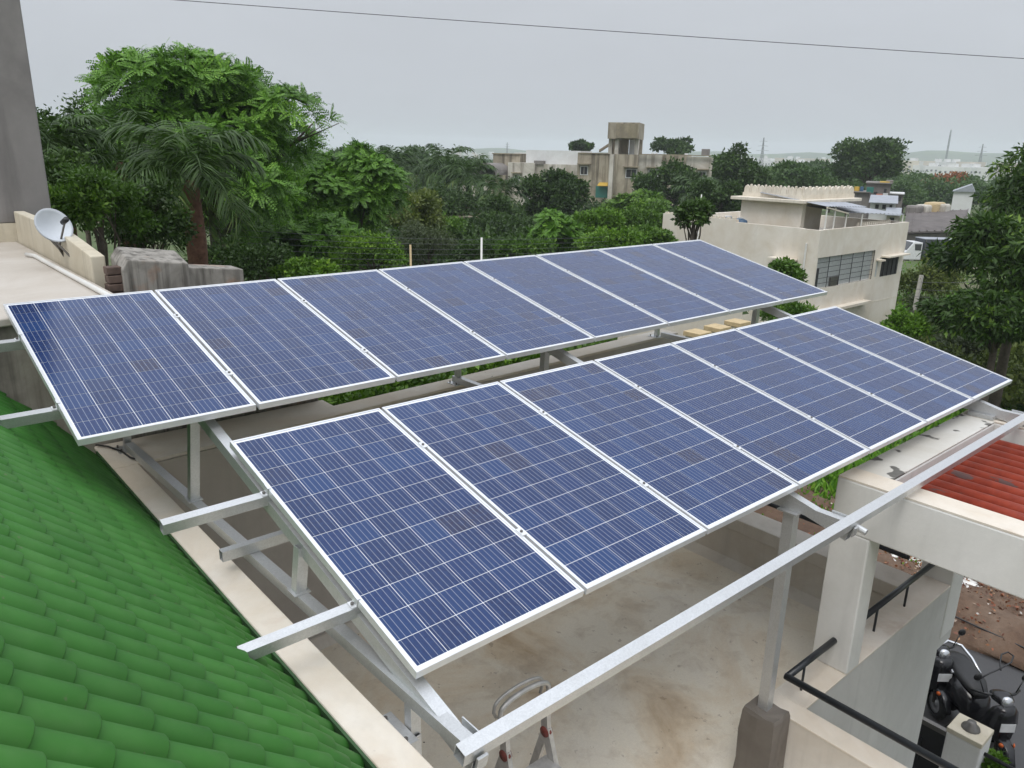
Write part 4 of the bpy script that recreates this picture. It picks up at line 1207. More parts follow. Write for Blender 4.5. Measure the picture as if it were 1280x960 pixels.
# ------------------------------------------------------------------ cream battlemented house
def cream_house():
    X0, Y0, X1, Y1 = 31.6, 10.6, P(1136, 282, y=10.6).x, 19.4
    ZP, ZR = -1.92, -2.55
    h = thing('cream_house', 'cream two-storey house with battlemented roof parapet and grilled window', 'house', ((X0 + X1) / 2, (Y0 + Y1) / 2, -7.2))
    # front opening for the big window is left free: wall built round it
    wx0, wx1 = P(1021, 336, y=Y0).x, P(1091, 336, y=Y0).x
    wz1, wz0 = P(1056, 318, y=Y0).z, P(1056, 355, y=Y0).z
    t = 0.22
    MB().box(X0, wx0, Y0, Y0 + t, -7.4, ZP).box(wx1, X1, Y0, Y0 + t, -7.4, ZP).box(wx0, wx1, Y0, Y0 + t, wz1, ZP).box(wx0, wx1, Y0, Y0 + t, -7.4, wz0).build('front_wall', M['house_cream'], h)
    MB().box(X0 + 0.18, X0 + 0.18 + t, Y0 + 0.9, Y1, -7.4, ZP).box(X0, X0 + 0.16, Y0 + t, Y0 + 0.9, -7.4, ZP).build('side_wall', M['house_cream'], h)
    MB().box(X0 + 0.18, X0 + 0.18 + t, Y0 + 4.4, Y1, ZP, ZP + 0.12).build('side_parapet', M['house_cream'], h)
    MB().box(X1 - t, X1, Y0 + t, Y1, -7.4, ZP).box(X0 + t, X1 - t, Y1 - t, Y1, -7.4, ZP).build('rear_wall', M['house_cream'], h)
    MB().box(X0 + 0.41, X1 - t - 0.01, Y0 + t + 0.01, Y1 - t - 0.01, ZR - 0.15, ZR).build('roof_slab', M['old_floor'], h)
    for k in range(14):                                   # small crenels on the far half of the side wall
        y = Y0 + 4.5 + k * 0.31
        MB().box(X0 + 0.20, X0 + 0.36, y, y + 0.17, ZP + 0.12, ZP + 0.20).build('merlon', M['house_trim'], h)
    for k in range(16):                                   # low battlement along the front on the right
        x = wx1 - 1.6 + k * 0.22
        if x < X1 - 0.1:
            MB().prism([(x, Y0 + 0.3, ZP), (x + 0.15, Y0 + 0.3, ZP), (x + 0.075, Y0 + 0.3, ZP + 0.17)], (0, 0.08, 0)).build('merlon', M['house_trim'], h)
    # window with grille
    win = MB().box(wx0, wx1, Y0 + 0.13, Y0 + 0.16, wz0, wz1).build('window', M['grey_glass'], h)
    MB().box(wx0 + 0.02, wx0 + 0.42, Y0 + 0.10, Y0 + 0.125, wz0, wz0 + 0.9).build('dark_curtain', M['void'], win)
    for k in range(6):
        x = wx0 + (wx1 - wx0) * k / 5
        MB().tube([(x, Y0 + 0.03, wz0), (x, Y0 + 0.03, wz1)], 0.016, 5).build('grille_bar', M['gate'], win)
    for k in range(7):
        z = wz0 + (wz1 - wz0) * k / 6
        MB().tube([(wx0, Y0 + 0.03, z), (wx1, Y0 + 0.03, z)], 0.012, 5).build('grille_bar', M['gate'], win)
    a = MB().box(wx0 + 1.5, wx0 + 2.2, Y0 + 0.045, Y0 + 0.12, wz0 + 0.02, wz0 + 0.42).build('air_cooler', M['steel_dark'], win)
    # dark window with chajja
    q0, q1 = P(1103, 322, y=Y0), P(1120, 342, y=Y0)
    w2 = MB().box(q0.x, q1.x, Y0 - 0.012, Y0 + 0.02, q1.z, q0.z).build('window', M['void'], h)
    for k in range(4):
        x = q0.x + (q1.x - q0.x) * (k + 0.5) / 4
        MB().tube([(x, Y0 - 0.03, q1.z), (x, Y0 - 0.03, q0.z)], 0.014, 5).build('grille_bar', M['gate'], w2)
    MB().box(q0.x - 0.15, q1.x + 0.35, Y0 - 0.42, Y0, q0.z + 0.03, q0.z + 0.10).build('sunshade', M['house_trim'], h)
    MB().box(q0.x - 0.62, q0.x - 0.25, Y0 - 0.30, Y0, q0.z - 0.12, q0.z - 0.05).build('sunshade', M['house_trim'], h)
    MB().box(q0.x - 0.57, q0.x - 0.42, Y0 - 0.012, Y0 + 0.02, q0.z - 0.9, q0.z - 0.14).build('vent', M['grey_glass'], h)
    MB().box(wx0 - 1.2, X1, Y0 - 0.006, Y0, wz0 - 1.25, wz0 - 1.17).build('band', M['house_trim'], h)
    MB().box(wx0 - 0.4, wx1 - 0.4, Y0 - 0.35, Y0, P(1050, 381, y=Y0).z - 0.12, P(1050, 381, y=Y0).z).build('porch_slab', M['house_trim'], h)
    # side porch window and shade
    s0 = P(1003, 326, x=X0)
    MB().box(X0 + 0.165, X0 + 0.25, Y0 + 0.95, Y0 + 2.0, s0.z - 1.3, s0.z - 0.10).build('window', M['void'], h)
    MB().box(X0 - 0.40, X0 + 0.179, Y0 + 0.92, Y0 + 2.2, s0.z - 0.05, s0.z + 0.03).build('sunshade', M['house_trim'], h)
    MB().tube([(X0 - 0.05, Y0 + 0.55, ZP - 0.6), (X0 - 0.05, Y0 + 0.55, -6.5)], 0.045, 8).build('drain_pipe', M['pvc'], h)
    # upper room with overhanging slab and arcaded parapet
    rx = X0 + 0.9
    y0, y1 = P(1003, 262, x=rx).y, P(926, 262, x=rx).y
    zs = P(960, 248, x=rx).z
    MB().box(rx, rx + 3.2, y0 + 0.75, y1, ZR, zs - 0.12).box(rx, rx + 0.3, y0, y0 + 0.75, ZR, zs - 0.12).build('upper_room', M['house_cream'], h)
    MB().box(rx + 0.5, rx + 1.3, y0 + 0.73, y0 + 0.76, ZR, ZR + 1.35).build('doorway', M['void'], h)
    MB().box(rx - 0.45, rx + 5.0, y0 - 0.3, y1 + 0.35, zs - 0.118, zs + 0.03).build('overhang_slab', M['house_trim'], h, bevel=0.02)
    ph = P(960, 231, x=rx).z
    MB().box(rx + 0.02, rx + 0.14, y0 + 0.1, y1, zs + 0.03, zs + 0.22).build('upper_parapet', M['house_trim'], h)
    MB().box(rx + 0.14, rx + 5.0, y0 + 0.1, y0 + 0.22, zs + 0.03, zs + 0.22).build('upper_parapet', M['house_trim'], h)
    n = 8
    for k in range(n):                                    # pointed arch panels with posts
        for side in (0, 1):
            if side == 0:
                w = (y1 - y0 - 0.1) / n; a0 = y0 + 0.1 + k * w
                pt = lambda a, z: (rx + 0.04, a, z); dr = (0.08, 0, 0)
            else:
                w = 4.8 / n; a0 = rx + 0.16 + k * w
                pt = lambda a, z: (a, y0 + 0.12, z); dr = (0, 0.08, 0)
            zb = zs + 0.22; hh = (ph - zs - 0.22)
            MB().prism([pt(a0 + 0.05, zb), pt(a0 + w - 0.05, zb), pt(a0 + w - 0.055, zb + hh * 0.5), pt(a0 + w * 0.72, zb + hh * 0.78), pt(a0 + w / 2, zb + hh * 0.92), pt(a0 + w * 0.28, zb + hh * 0.78), pt(a0 + 0.055, zb + hh * 0.5)], dr).build('arch_panel', M['house_trim'], h)
            MB().prism([pt(a0 - 0.035, zb), pt(a0 + 0.035, zb), pt(a0 + 0.035, zb + hh * 0.95), pt(a0, zb + hh * 1.0), pt(a0 - 0.035, zb + hh * 0.95)], tuple(d * 1.3 for d in dr)).build('post', M['house_trim'], h)
    # sheet metal shelters on thin posts
    def sheet(name, pts):
        m = MB()
        a, b, c, d = [Vector(p) for p in pts]
        n_ = 14
        vs_, fs = [], []
        for i in range(n_ * 2 + 1):
            f = i / (n_ * 2)
            z = 0.03 if i % 2 else 0.0
            vs_ += [a.lerp(b, f) + Vector((0, 0, z)), d.lerp(c, f) + Vector((0, 0, z))]
        for i in range(n_ * 2):
            fs.append((2 * i, 2 * i + 2, 2 * i + 3, 2 * i + 1))
        m.add(vs_, fs)
        o = m.build(name, M['sheet_metal'], h)
        md = o.modifiers.new('thick', 'SOLIDIFY'); md.thickness = 0.01
    za = zs - 0.05
    sheet('metal_roof', [(rx - 0.3, Y0 + 0.1, za - 0.12), (rx + 3.4, Y0 + 0.1, za - 0.25), (rx + 3.6, y0 + 2.4, za + 0.28), (rx - 0.1, y0 + 2.2, za + 0.30)])
    sheet('metal_roof', [(rx + 1.6, Y0 + 0.15, za - 0.45), (X1 - 0.2, Y0 + 0.15, za - 0.75), (X1 - 0.2, y0 + 2.6, za - 0.38), (rx + 1.6, y0 + 2.6, za - 0.10)])
    for x, zt in ((rx - 0.2, za - 0.13), (rx + 0.55, za - 0.16), (rx + 1.65, za - 0.45), (rx + 3.2, za - 0.55), (X1 - 0.4, za - 0.74)):
        MB().tube([(x, Y0 + 0.2, ZR), (x, Y0 + 0.2, zt)], 0.035, 6).build('shelter_post', M['pvc'], h)
    MB().beam((rx - 0.3, Y0 + 0.16, za - 0.16), (rx + 1.7, Y0 + 0.16, za - 0.48), 0.06, 0.06).build('shelter_beam', M['house_trim'], h)
    for k, px in enumerate((910, 927)):
        c = P(px, 276, x=X0 + 1.0)
        tk = thing('water_tank', ['blue roof water tank nearer the apartments', 'blue roof water tank nearer the battlements'][k], 'water tank', (c.x, c.y, ZR), group='blue tanks on the cream house')
        MB().lathe([(0.0, 0.0), (0.42, 0.0), (0.42, 0.62), (0.38, 0.7), (0.15, 0.78), (0.0, 0.78)], (c.x, c.y, ZR), (0, 0, 1), 20).build('tank', M['blue_tank'], tk, smooth=False)
        MB().lathe([(0.0, 0.0), (0.17, 0.0), (0.17, 0.06), (0.0, 0.07)], (c.x, c.y, ZR + 0.775), (0, 0, 1), 14).build('lid', M['pvc'], tk)
cream_house()

# ------------------------------------------------------------------ apartment block behind the trees
def apartments():
    D0 = 118.0
    c0 = P(740, 193, d=D0)
    vd = Vector((c0.x - CAM[0], c0.y - CAM[1], 0)).normalized()
    rt = Vector((vd.y, -vd.x, 0))
    rt = (Matrix.Rotation(math.radians(-10), 3, 'Z') @ rt)
    vd = Vector((-rt.y, rt.x, 0))
    s = float((MW.T @ (np.array(c0) - CAM))[2]) / F
    zt = lambda py: CAM[2] + (193 - py) * s               # height read off the picture at this distance
    X = lambda px: (px - 740) * s
    GB = ground_z(D0) - 0.5
    ap = thing('apartment_block', 'mildewed three-storey apartment block with water tower behind trees', 'building', (c0.x, c0.y, GB))
    def fr(a, dpt, z): return c0.xy.to_3d() + rt * a + vd * dpt + Vector((0, 0, z))
    def bx(name, px0, px1, pyt, pyb, d0, d1, mat, parent=ap):
        zb = GB if pyb is None else zt(pyb)
        pts = [fr(X(px0), d0, zb), fr(X(px1), d0, zb), fr(X(px1), d1, zb), fr(X(px0), d1, zb)]
        return MB().prism(pts, (0, 0, zt(pyt) - zb)).build(name, M[mat], parent)
    bx('wall', 722, 765, 193, None, 0, 12, 'apt_wall')
    bx('wall', 666, 722, 207, None, 1.0, 12, 'apt_pale')
    bx('upper_wall', 650, 722, 190, 207.2, 2.2, 12, 'apt_white')
    bx('wall', 630, 666, 206, None, 0.4, 12, 'apt_pale')
    bx('stair_block', 603, 640, 196, None, 3.0, 9, 'apt_wall')
    bx('slab_edge', 602, 641, 194.8, 196, 2.8, 9.2, 'apt_dark')
    bx('wall', 798, 826, 193, None, 0.6, 12, 'apt_pale')
    bx('wall', 826, 856, 193, None, 0.9, 12, 'apt_wall')
    bx('wall', 856, 887, 194, None, 0.5, 12, 'apt_pale')
    bx('wall', 765, 798, 193, None, -0.6, 12, 'apt_wall')
    bx('parapet_line', 722.5, 760, 192, 193, -0.15, 0.2, 'apt_dark')
    bx('parapet_line', 798.5, 887, 192, 193, -0.15, 0.2, 'apt_dark')
    # water tower: legs, tank, recess
    bx('tank', 760, 798, 156, 175, -1.2, 5.0, 'apt_wall')
    bx('tank_face', 770, 796, 157.5, 174, -1.35, -1.2, 'apt_dark')
    for px in (760.5, 768.5, 793):
        bx('tower_leg', px, px + 4.5, 175.2, 193, -0.55 if px > 765 else -0.3, 0.6, 'apt_pale')
        bx('tower_leg', px, px + 4.5, 175.2, 193, 3.8, 4.8, 'apt_wall')
    bx('stair_wall', 783, 793, 175.3, 193, 2.6, 2.9, 'apt_white')
    bx('shaded_recess', 774, 782, 175.3, 193, 1.5, 3.0, 'apt_dark')  # dark block standing in for the shaded recess between the tower legs
    bx('drain_shaft', 764, 769, 193, None, -1.3, -0.61, 'apt_pale')
    # sloping stair roof left of the tower
    p = [fr(X(745), 2.5, zt(191)), fr(X(760), 2.5, zt(181)), fr(X(760), 2.5, zt(178)), fr(X(745), 2.5, zt(188))]
    MB().prism(p, vd * 1.2).build('stair_roof', M['apt_dark'], ap)
    def win(px0, px1, py0, py1, d, shade=True, parent=ap):
        f = bx('window', px0 - 1, px1 + 1, py0 - 1, py1 + 1, d - 0.08, d + 0.1, 'apt_white')
        bx('pane', px0, px1, py0, py1, d - 0.12, d - 0.07, 'void', f)
        bx('mullion', (px0 + px1) / 2 - 0.3, (px0 + px1) / 2 + 0.3, py0, py1, d - 0.16, d - 0.11, 'apt_pale', f)
        if shade: bx('sunshade', px0 - 4, px1 + 4, py0 - 4, py0 - 2.8, d - 0.9, d, 'apt_dark')
    win(727, 735, 209, 218, 0); win(727, 734, 234, 242, 0); win(785, 797, 211, 220, -0.6)
    win(812, 822, 211, 219, 0.6); win(842, 850, 212, 220, 0.9, False); win(872, 880, 212, 220, 0.5)
    win(676, 684, 220, 228, 1.0, False); win(700, 708, 222, 230, 1.0)
    win(640, 645, 222, 232, 0.4); win(655, 661, 240, 250, 0.4)
    bx('window', 747, 762, 232, 246, -0.06, 0.06, 'teal_tank'); 
    p = [fr(X(751), 0.0, zt(228)), fr(X(762), 0.0, zt(228)), fr(X(763), -1.0, zt(231.5)), fr(X(750), -1.0, zt(231.5))]
    MB().prism(p, (0, 0, 0.08)).build('awning', M['yellow'], ap)
    # vaulted porch on the left
    prof = []
    n = 14
    for k in range(n + 1):
        a = math.pi * k / n
        prof.append(fr(X(604) - 1.9 * math.cos(a), -1.5, zt(222) + 1.75 * math.sin(a)))
    inner = [q + (fr(X(604), -1.5, zt(222)) - q) * 0.12 for q in prof]
    MB().prism(prof + inner[::-1], vd * 7.0 + rt * 1.5).build('vaulted_roof', M['slum_grey'], ap)
    bx('wall', 600, 627, 222, None, 0.3, 6, 'apt_wall')
    bx('arch_opening', 664, 676, 203, 207.5, 0.7, 2.2, 'slum_grey')
    for px in (575, 588, 604): bx('column', px, px + 4, 236, None, -2, -1, 'apt_pale')
    for k, (px, w) in enumerate(((811, 3.5), (816, 2.5), (852, 4))):
        bx('roof_box', px, px + w, 190.3, 192.9, 2.5, 3.2, 'apt_white')
    bx('wall', 868, 878, 184, 193, 14, 18, 'slum_grey')
    return fr, X, zt
apartments()
# white house wall and blue barrel glimpsed between the palms
def glimpse():
    c = P(580, 300, d=66)
    t = thing('small_house', 'small pale house glimpsed between the dark palms', 'house', (c.x, c.y, ground_z(66)))
    vd = Vector((c.x - CAM[0], c.y - CAM[1], 0)).normalized(); rt = Vector((vd.y, -vd.x, 0))
    g = ground_z(66)
    def pr_(name, a0, a1, z0, z1, d0, d1, mat):
        pts = [c.xy.to_3d() + rt * a0 + vd * d0 + Vector((0, 0, z0)), c.xy.to_3d() + rt * a1 + vd * d0 + Vector((0, 0, z0)),
               c.xy.to_3d() + rt * a1 + vd * d1 + Vector((0, 0, z0)), c.xy.to_3d() + rt * a0 + vd * d1 + Vector((0, 0, z0))]
        return MB().prism(pts, (0, 0, z1 - z0)).build(name, M[mat], t)
    pr_('wall', -2.4, 2.6, g, c.z + 1.8, 0, 4, 'apt_pale')
    pr_('roof', -2.7, 2.9, c.z + 1.8, c.z + 1.95, -0.4, 4.4, 'apt_dark')
    pr_('door', -0.6, 0.4, g, c.z + 0.2, -0.05, 0.05, 'void')
    pr_('porch_roof', 0.2, 2.0, c.z - 0.6, c.z - 0.5, -1.8, 0, 'apt_white')
    b = P(580, 296, d=63)
    o = MB().lathe([(0, 0), (0.62, 0), (0.66, 0.3), (0.62, 0.6), (0, 0.62)], (b.x, b.y, b.z - 0.3), (0, 0, 1), 16)
    w = thing('water_tank', 'blue barrel tank glimpsed between the palms', 'water tank', (b.x, b.y, b.z - 0.3))
    o.build('tank', M['blue_tank'], w)
    MB().box(b.x - 0.5, b.x + 0.5, b.y - 0.5, b.y + 0.5, ground_z(63), b.z - 0.305).build('stand', M['slum_grey'], w)
glimpse()

# ------------------------------------------------------------------ crowded small houses right of the cream house
def block_house(label, px0, px1, pyt, pyb, d, depth, mats, roof='flat', name='small_house', extra=None):
    cx = (px0 + px1) / 2
    c = P(cx, (pyt + pyb) / 2, d=d)
    s = float((MW.T @ (np.array(c) - CAM))[2]) / F
    vd = Vector((c.x - CAM[0], c.y - CAM[1], 0)).normalized(); rt = Vector((vd.y, -vd.x, 0))
    g = ground_z(d) - 0.3
    zc = c.z
    Z = lambda py: zc + ((pyt + pyb) / 2 - py) * s
    t = thing(name, label, 'house', (c.x, c.y, g))
    def b(nm, a0, a1, y0, y1, d0, d1, mat, parent=t, toground=False):
        zb = g if toground else Z(y1)
        pts = [c.xy.to_3d() + rt * (a * s) + vd * dd + Vector((0, 0, zb)) for a, dd in ((a0 - cx, d0), (a1 - cx, d0), (a1 - cx, d1), (a0 - cx, d1))]
        return MB().prism(pts, (0, 0, Z(y0) - zb)).build(nm, M[mat], parent)
    b('wall', px0, px1, pyt, pyb, 0, depth, mats[0], toground=True)
    if roof == 'flat':
        b('roof', px0 - 1, px1 + 1, pyt - 1.2, pyt, -0.4, depth + 0.4, mats[1])
    elif roof == 'lean':
        pts = [c.xy.to_3d() + rt * ((px0 - 2 - cx) * s) + vd * dd + Vector((0, 0, zz)) for dd, zz in ((-0.8, Z(pyt + 1)), (-0.8, Z(pyt + 0.2)), (depth + 0.3, Z(pyt - 6)), (depth + 0.3, Z(pyt - 5.2)))]
        MB().prism(pts, rt * ((px1 - px0 + 4) * s)).build('roof', M[mats[1]], t)
    elif roof == 'gable':
        a0, a1 = (px0 - 1.5 - cx) * s, (px1 + 1.5 - cx) * s
        o = c.xy.to_3d()
        pts = [o + rt * a0 + Vector((0, 0, Z(pyt))) - vd * 0.3, o + rt * a1 + Vector((0, 0, Z(pyt))) - vd * 0.3, o + rt * (a1 * 0.6) + Vector((0, 0, Z(pyt - 9))) - vd * 0.3]
        MB().prism(pts, vd * (depth + 0.6)).build('roof', M[mats[1]], t)
    if extra:
        for e in extra: b(*e)
    return t
block_house('bare grey block house with bright tanks on its roof', 1082, 1110, 230, 262, 100, 6, ('slum_grey', 'slum_grey'), extra=[
    ('window', 1103, 1106, 236, 241, -0.08, 0.05, 'void'), ('door', 1092, 1096, 240, 252, -0.08, 0.05, 'void'), ('parapet', 1104, 1112, 226, 230, 1, 3, 'slum_grey'),
    ('tarpaulin', 1097, 1108, 227.5, 229, 0.5, 2.5, 'yellow'), ('laundry', 1095, 1102, 242, 246, -0.6, -0.5, 'orange_paint'), ('laundry', 1102.5, 1108, 241, 246, -0.6, -0.5, 'apt_white')])
for k, (px, w, mt, lab) in enumerate(((1071, 5.5, 'yellow', 'yellow drum on the low roof beside the teal sheet'), (1077, 4, 'blue_tank', 'blue drum between the yellow drum and the teal sheet'))):
    c = P(px, 237, d=97); rr = w / 2 * 0.1
    o = MB().lathe([(0, 0), (rr, 0), (rr * 1.05, 0.3), (rr, 0.62), (0, 0.64)], (c.x, c.y, c.z - 0.3), (0, 0, 1), 14).build('drum', M[mt])
    tag(o, lab, 'drum')
block_house('low grey house under the two drums', 1064, 1084, 241, 268, 96, 4, ('slum_grey', 'slum_grey'), extra=[('door_sheet', 1080, 1088, 234, 241, -0.3, 0.0, 'teal_tank')])
b1 = block_house('white-washed low house with small windows behind the metal shelter', 1088, 1117, 253, 275, 88, 5, ('apt_white', 'sheet_metal'), 'lean', extra=[
    ('window', 1094, 1098, 256, 261, -0.08, 0.05, 'void'), ('window', 1102, 1106, 256, 261, -0.08, 0.05, 'void'), ('window', 1110, 1113, 256, 261, -0.08, 0.05, 'void')])
block_house('little grey house with white doorway behind the shed', 1110, 1127, 243, 262, 104, 4, ('slum_grey', 'apt_white'), extra=[('door', 1113, 1117, 248, 258, -0.08, 0.05, 'apt_white'), ('window', 1121, 1125, 246, 251, -0.08, 0.05, 'void')])
block_house('pale lean-to with awning beside the dark shed', 1108, 1122, 268, 285, 84, 3, ('apt_pale', 'sheet_metal'), 'lean', extra=[('door', 1112, 1117, 272, 285, -0.08, 0.05, 'void')])
# big dark shed with broad sloping roof
def shed():
    A, B = P(1130, 290, d=82), P(1205, 288, d=88)
    Ct, Dt = P(1210, 262, d=102), P(1134, 265, d=98)
    t = thing('shed', 'long shed with broad dark sloping roof', 'shed', ((A.x + B.x) / 2, (A.y + B.y) / 2, -7.2))
    MB().prism([A, B, Ct, Dt], (0, 0, -0.15)).build('roof', M['shed_roof'], t)
    MB().prism([A + Vector((0.5, 0.5, -3.5)), B + Vector((0.5, 0.5, -3.5)), Ct + Vector((-.5, -.5, -3.5 + A.z - Ct.z)), Dt + Vector((.5, -.5, -3.5 + A.z - Dt.z))], (0, 0, 3.2)).build('wall', M['slum_grey'], t)
    for k in range(9):
        f = k / 8
        MB().beam(A.lerp(B, f) + Vector((0, 0, 0.05)), Dt.lerp(Ct, f) + Vector((0, 0, 0.05)), 0.12, 0.08).build('roof_rib', M['shed_roof'], t)
    for k, (px, py, d, w, mt) in enumerate(((1155, 262, 99, 1.6, 'apt_pale'), (1168, 259, 100, 2.4, 'tan_cap'), (1176, 261, 100, 1.6, 'apt_pale'), (1143, 263, 98, 1.4, 'slum_grey'))):
        c = P(px, py, d=d)
        o = MB().box(c.x - w / 2, c.x + w / 2, c.y - 0.8, c.y + 0.8, c.z - 0.7, c.z + 0.55).build('rubble_pile', M[mt], bevel=0.25)
        o.rotation_euler = (0, 0, 0)
        tag(o, ['pale sacks heaped at the top of the shed roof', 'tan sacks heaped on the shed roof ridge', 'pale bundle right of the tan sacks', 'grey bundle at the left end of the shed ridge'][k], 'bundle')
shed()
block_house('small white house with grey gabled roof left of the mango', 1192, 1214, 240, 260, 118, 6, ('apt_white', 'sheet_metal'), 'gable')
block_house('low cream wall house under the mango tree', 1196, 1275, 313, 333, 68, 4, ('house_cream', 'house_trim'), extra=[('doorway', 1246, 1252, 318, 333, -0.06, 0.03, 'orange_paint'), ('doorway', 1257, 1263, 318, 333, -0.06, 0.03, 'orange_paint')])
block_house('low sandy wall beyond the truck', 1160, 1195, 300, 322, 92, 2, ('house_cream', 'tan_cap'))

# ------------------------------------------------------------------ parked mini truck
def truck():
    c = P(1160, 330, d=72); c.z = ground_z(72)
    yaw = math.radians(-42)
    t = thing('parked_truck', 'white-cabbed mini truck with dark covered body parked on grass', 'truck', tuple(c), (0, 0, yaw))
    def bl(name, x0, x1, y0, y1, z0, z1, mat, bev=0.04, parent=t):
        o = MB().box(x0, x1, y0, y1, z0, z1).build(name, M[mat], None, bevel=bev)
        o.parent = parent
        return o
    m = MB().prism([(-2.45, -0.75, 0.35), (-1.05, -0.75, 0.35), (-1.05, -0.75, 1.75), (-1.75, -0.75, 1.78), (-2.25, -0.75, 1.1), (-2.45, -0.75, 0.95)], (0, 1.5, 0))
    cab = m.build('cab', M['truck_white'], None, bevel=0.05); cab.parent = t
    ws = MB().prism([(-1.62, -0.765, 1.12), (-1.15, -0.765, 1.12), (-1.15, -0.765, 1.62), (-1.70, -0.765, 1.62)], (0, 1.53, 0)).build('side_window', M['window_glass']); ws.parent = cab
    wf = MB().prism([(-2.25, -0.65, 1.13), (-1.80, -0.65, 1.72), (-1.82, -0.65, 1.74), (-2.27, -0.65, 1.15)], (0, 1.3, 0)).build('windscreen', M['window_glass']); wf.parent = cab
    bl('cargo_body', -0.98, 2.5, -0.82, 0.82, 0.62, 2.0, 'truck_tarp')
    bl('cargo_roof', -1.0, 2.52, -0.84, 0.84, 2.002, 2.06, 'sheet_metal', 0.01)
    bl('chassis', -2.2, 2.45, -0.55, 0.55, 0.38, 0.60, 'steel_dark', 0.01)
    for sx in (-1.75, 1.6):
        for sy in (-0.72, 0.58):
            w = MB().lathe([(0.0, 0.0), (0.2, 0.0), (0.33, 0.02), (0.34, 0.07), (0.33, 0.13), (0.2, 0.15), (0, 0.15)], (sx, sy, 0.34), (0, 1, 0), 18).build('wheel', M['tyre'], None); w.parent = t
            h = MB().lathe([(0.0, -0.01), (0.16, -0.008), (0.18, 0.01)], (sx, sy, 0.34), (0, 1, 0), 14).build('rim', M['rim'], None); h.parent = w
    for k in range(4):
        bl('body_rib', -0.9 + k * 1.08, -0.84 + k * 1.08, -0.85, 0.85, 0.7, 1.98, 'steel_dark', 0)
truck()

# ------------------------------------------------------------------ far woods, town, hills, pylons
def far_wood():
    r = np.random.default_rng(55)
    Vs, Ts = [], []
    n_tree = 2100
    # sight-line directions across the frame and somewhat beyond it
    base_az = math.atan2(MW[1, 2], MW[0, 2])
    k = 0
    while k < n_tree:
        d = 130 * (1500 / 130) ** (r.uniform(0, 1) ** 0.8)
        az = base_az + math.radians(r.uniform(-48, 48))
        x, y = CAM[0] + d * math.cos(az), CAM[1] + d * math.sin(az)
        rel = math.degrees(az - base_az)
        if rel < -20 and (d > 250 and r.uniform() < 0.93): k += 1; continue        # open fields on the right
        if d < 175 and rel < -2: k += 1; continue
        g = ground_z(d)
        rr = r.uniform(3.0, 5.5) * (1.0 if d < 500 else 1.3)
        hh = min(r.uniform(5.5, 10.5), -1.6 - 0.010 * (d - 130) * r.uniform(0.7, 1.2) - g)
        hh = max(hh, 3.5)
        nl = int(520 if d < 220 else 260 if d < 350 else 110 if d < 700 else 40)
        lf = max(0.30, d / 767 * 1.9)
        dd = unit(r.normal(size=(nl, 3)) + np.array([0, 0, 0.4]))
        lump = 1 + 0.3 * np.sin(dd[:, :1] * 6 + k) * np.cos(dd[:, 1:2] * 5 + k * 2)
        pos = np.array([x, y, g + hh * 0.55]) + dd * np.array([rr, rr, hh * 0.5]) * lump * r.uniform(0.5, 1.0, (nl, 1)) ** 0.5
        direc = unit(dd * 0.4 + r.normal(size=(nl, 3)))
        Vs.append(leaf_quads(pos, direc, lf * 1.3, 0.8, r))
        Ts.append(np.clip(r.uniform(0, 1) * 0.6 + 0.4 * r.uniform(0, 1, nl), 0, 1))
        k += 1
    o = link_mesh('far_woodland', quads_mesh('far_woodland', np.concatenate(Vs), M['leaf_far'], np.concatenate(Ts)))
    tag(o, 'hazy belt of distant trees below the skyline', 'trees', kind='stuff')
far_wood()
def field(name, label, px0, px1, py0, py1):
    g = -13.6
    pts = []
    for px, py in ((px0, py1), (px1, py1), (px1, py0), (px0, py0)):
        d = 0
        r_ = ray(px, py); tt = (g - CAM[2]) / r_[2]
        pts.append(Vector(CAM + tt * r_))
    struct(MB().prism(pts, (0, 0, 0.12)).build(name, M['field']), label)
field('far_field', 'pale green open field before the distant town on the right', 1110, 1330, 226, 240)
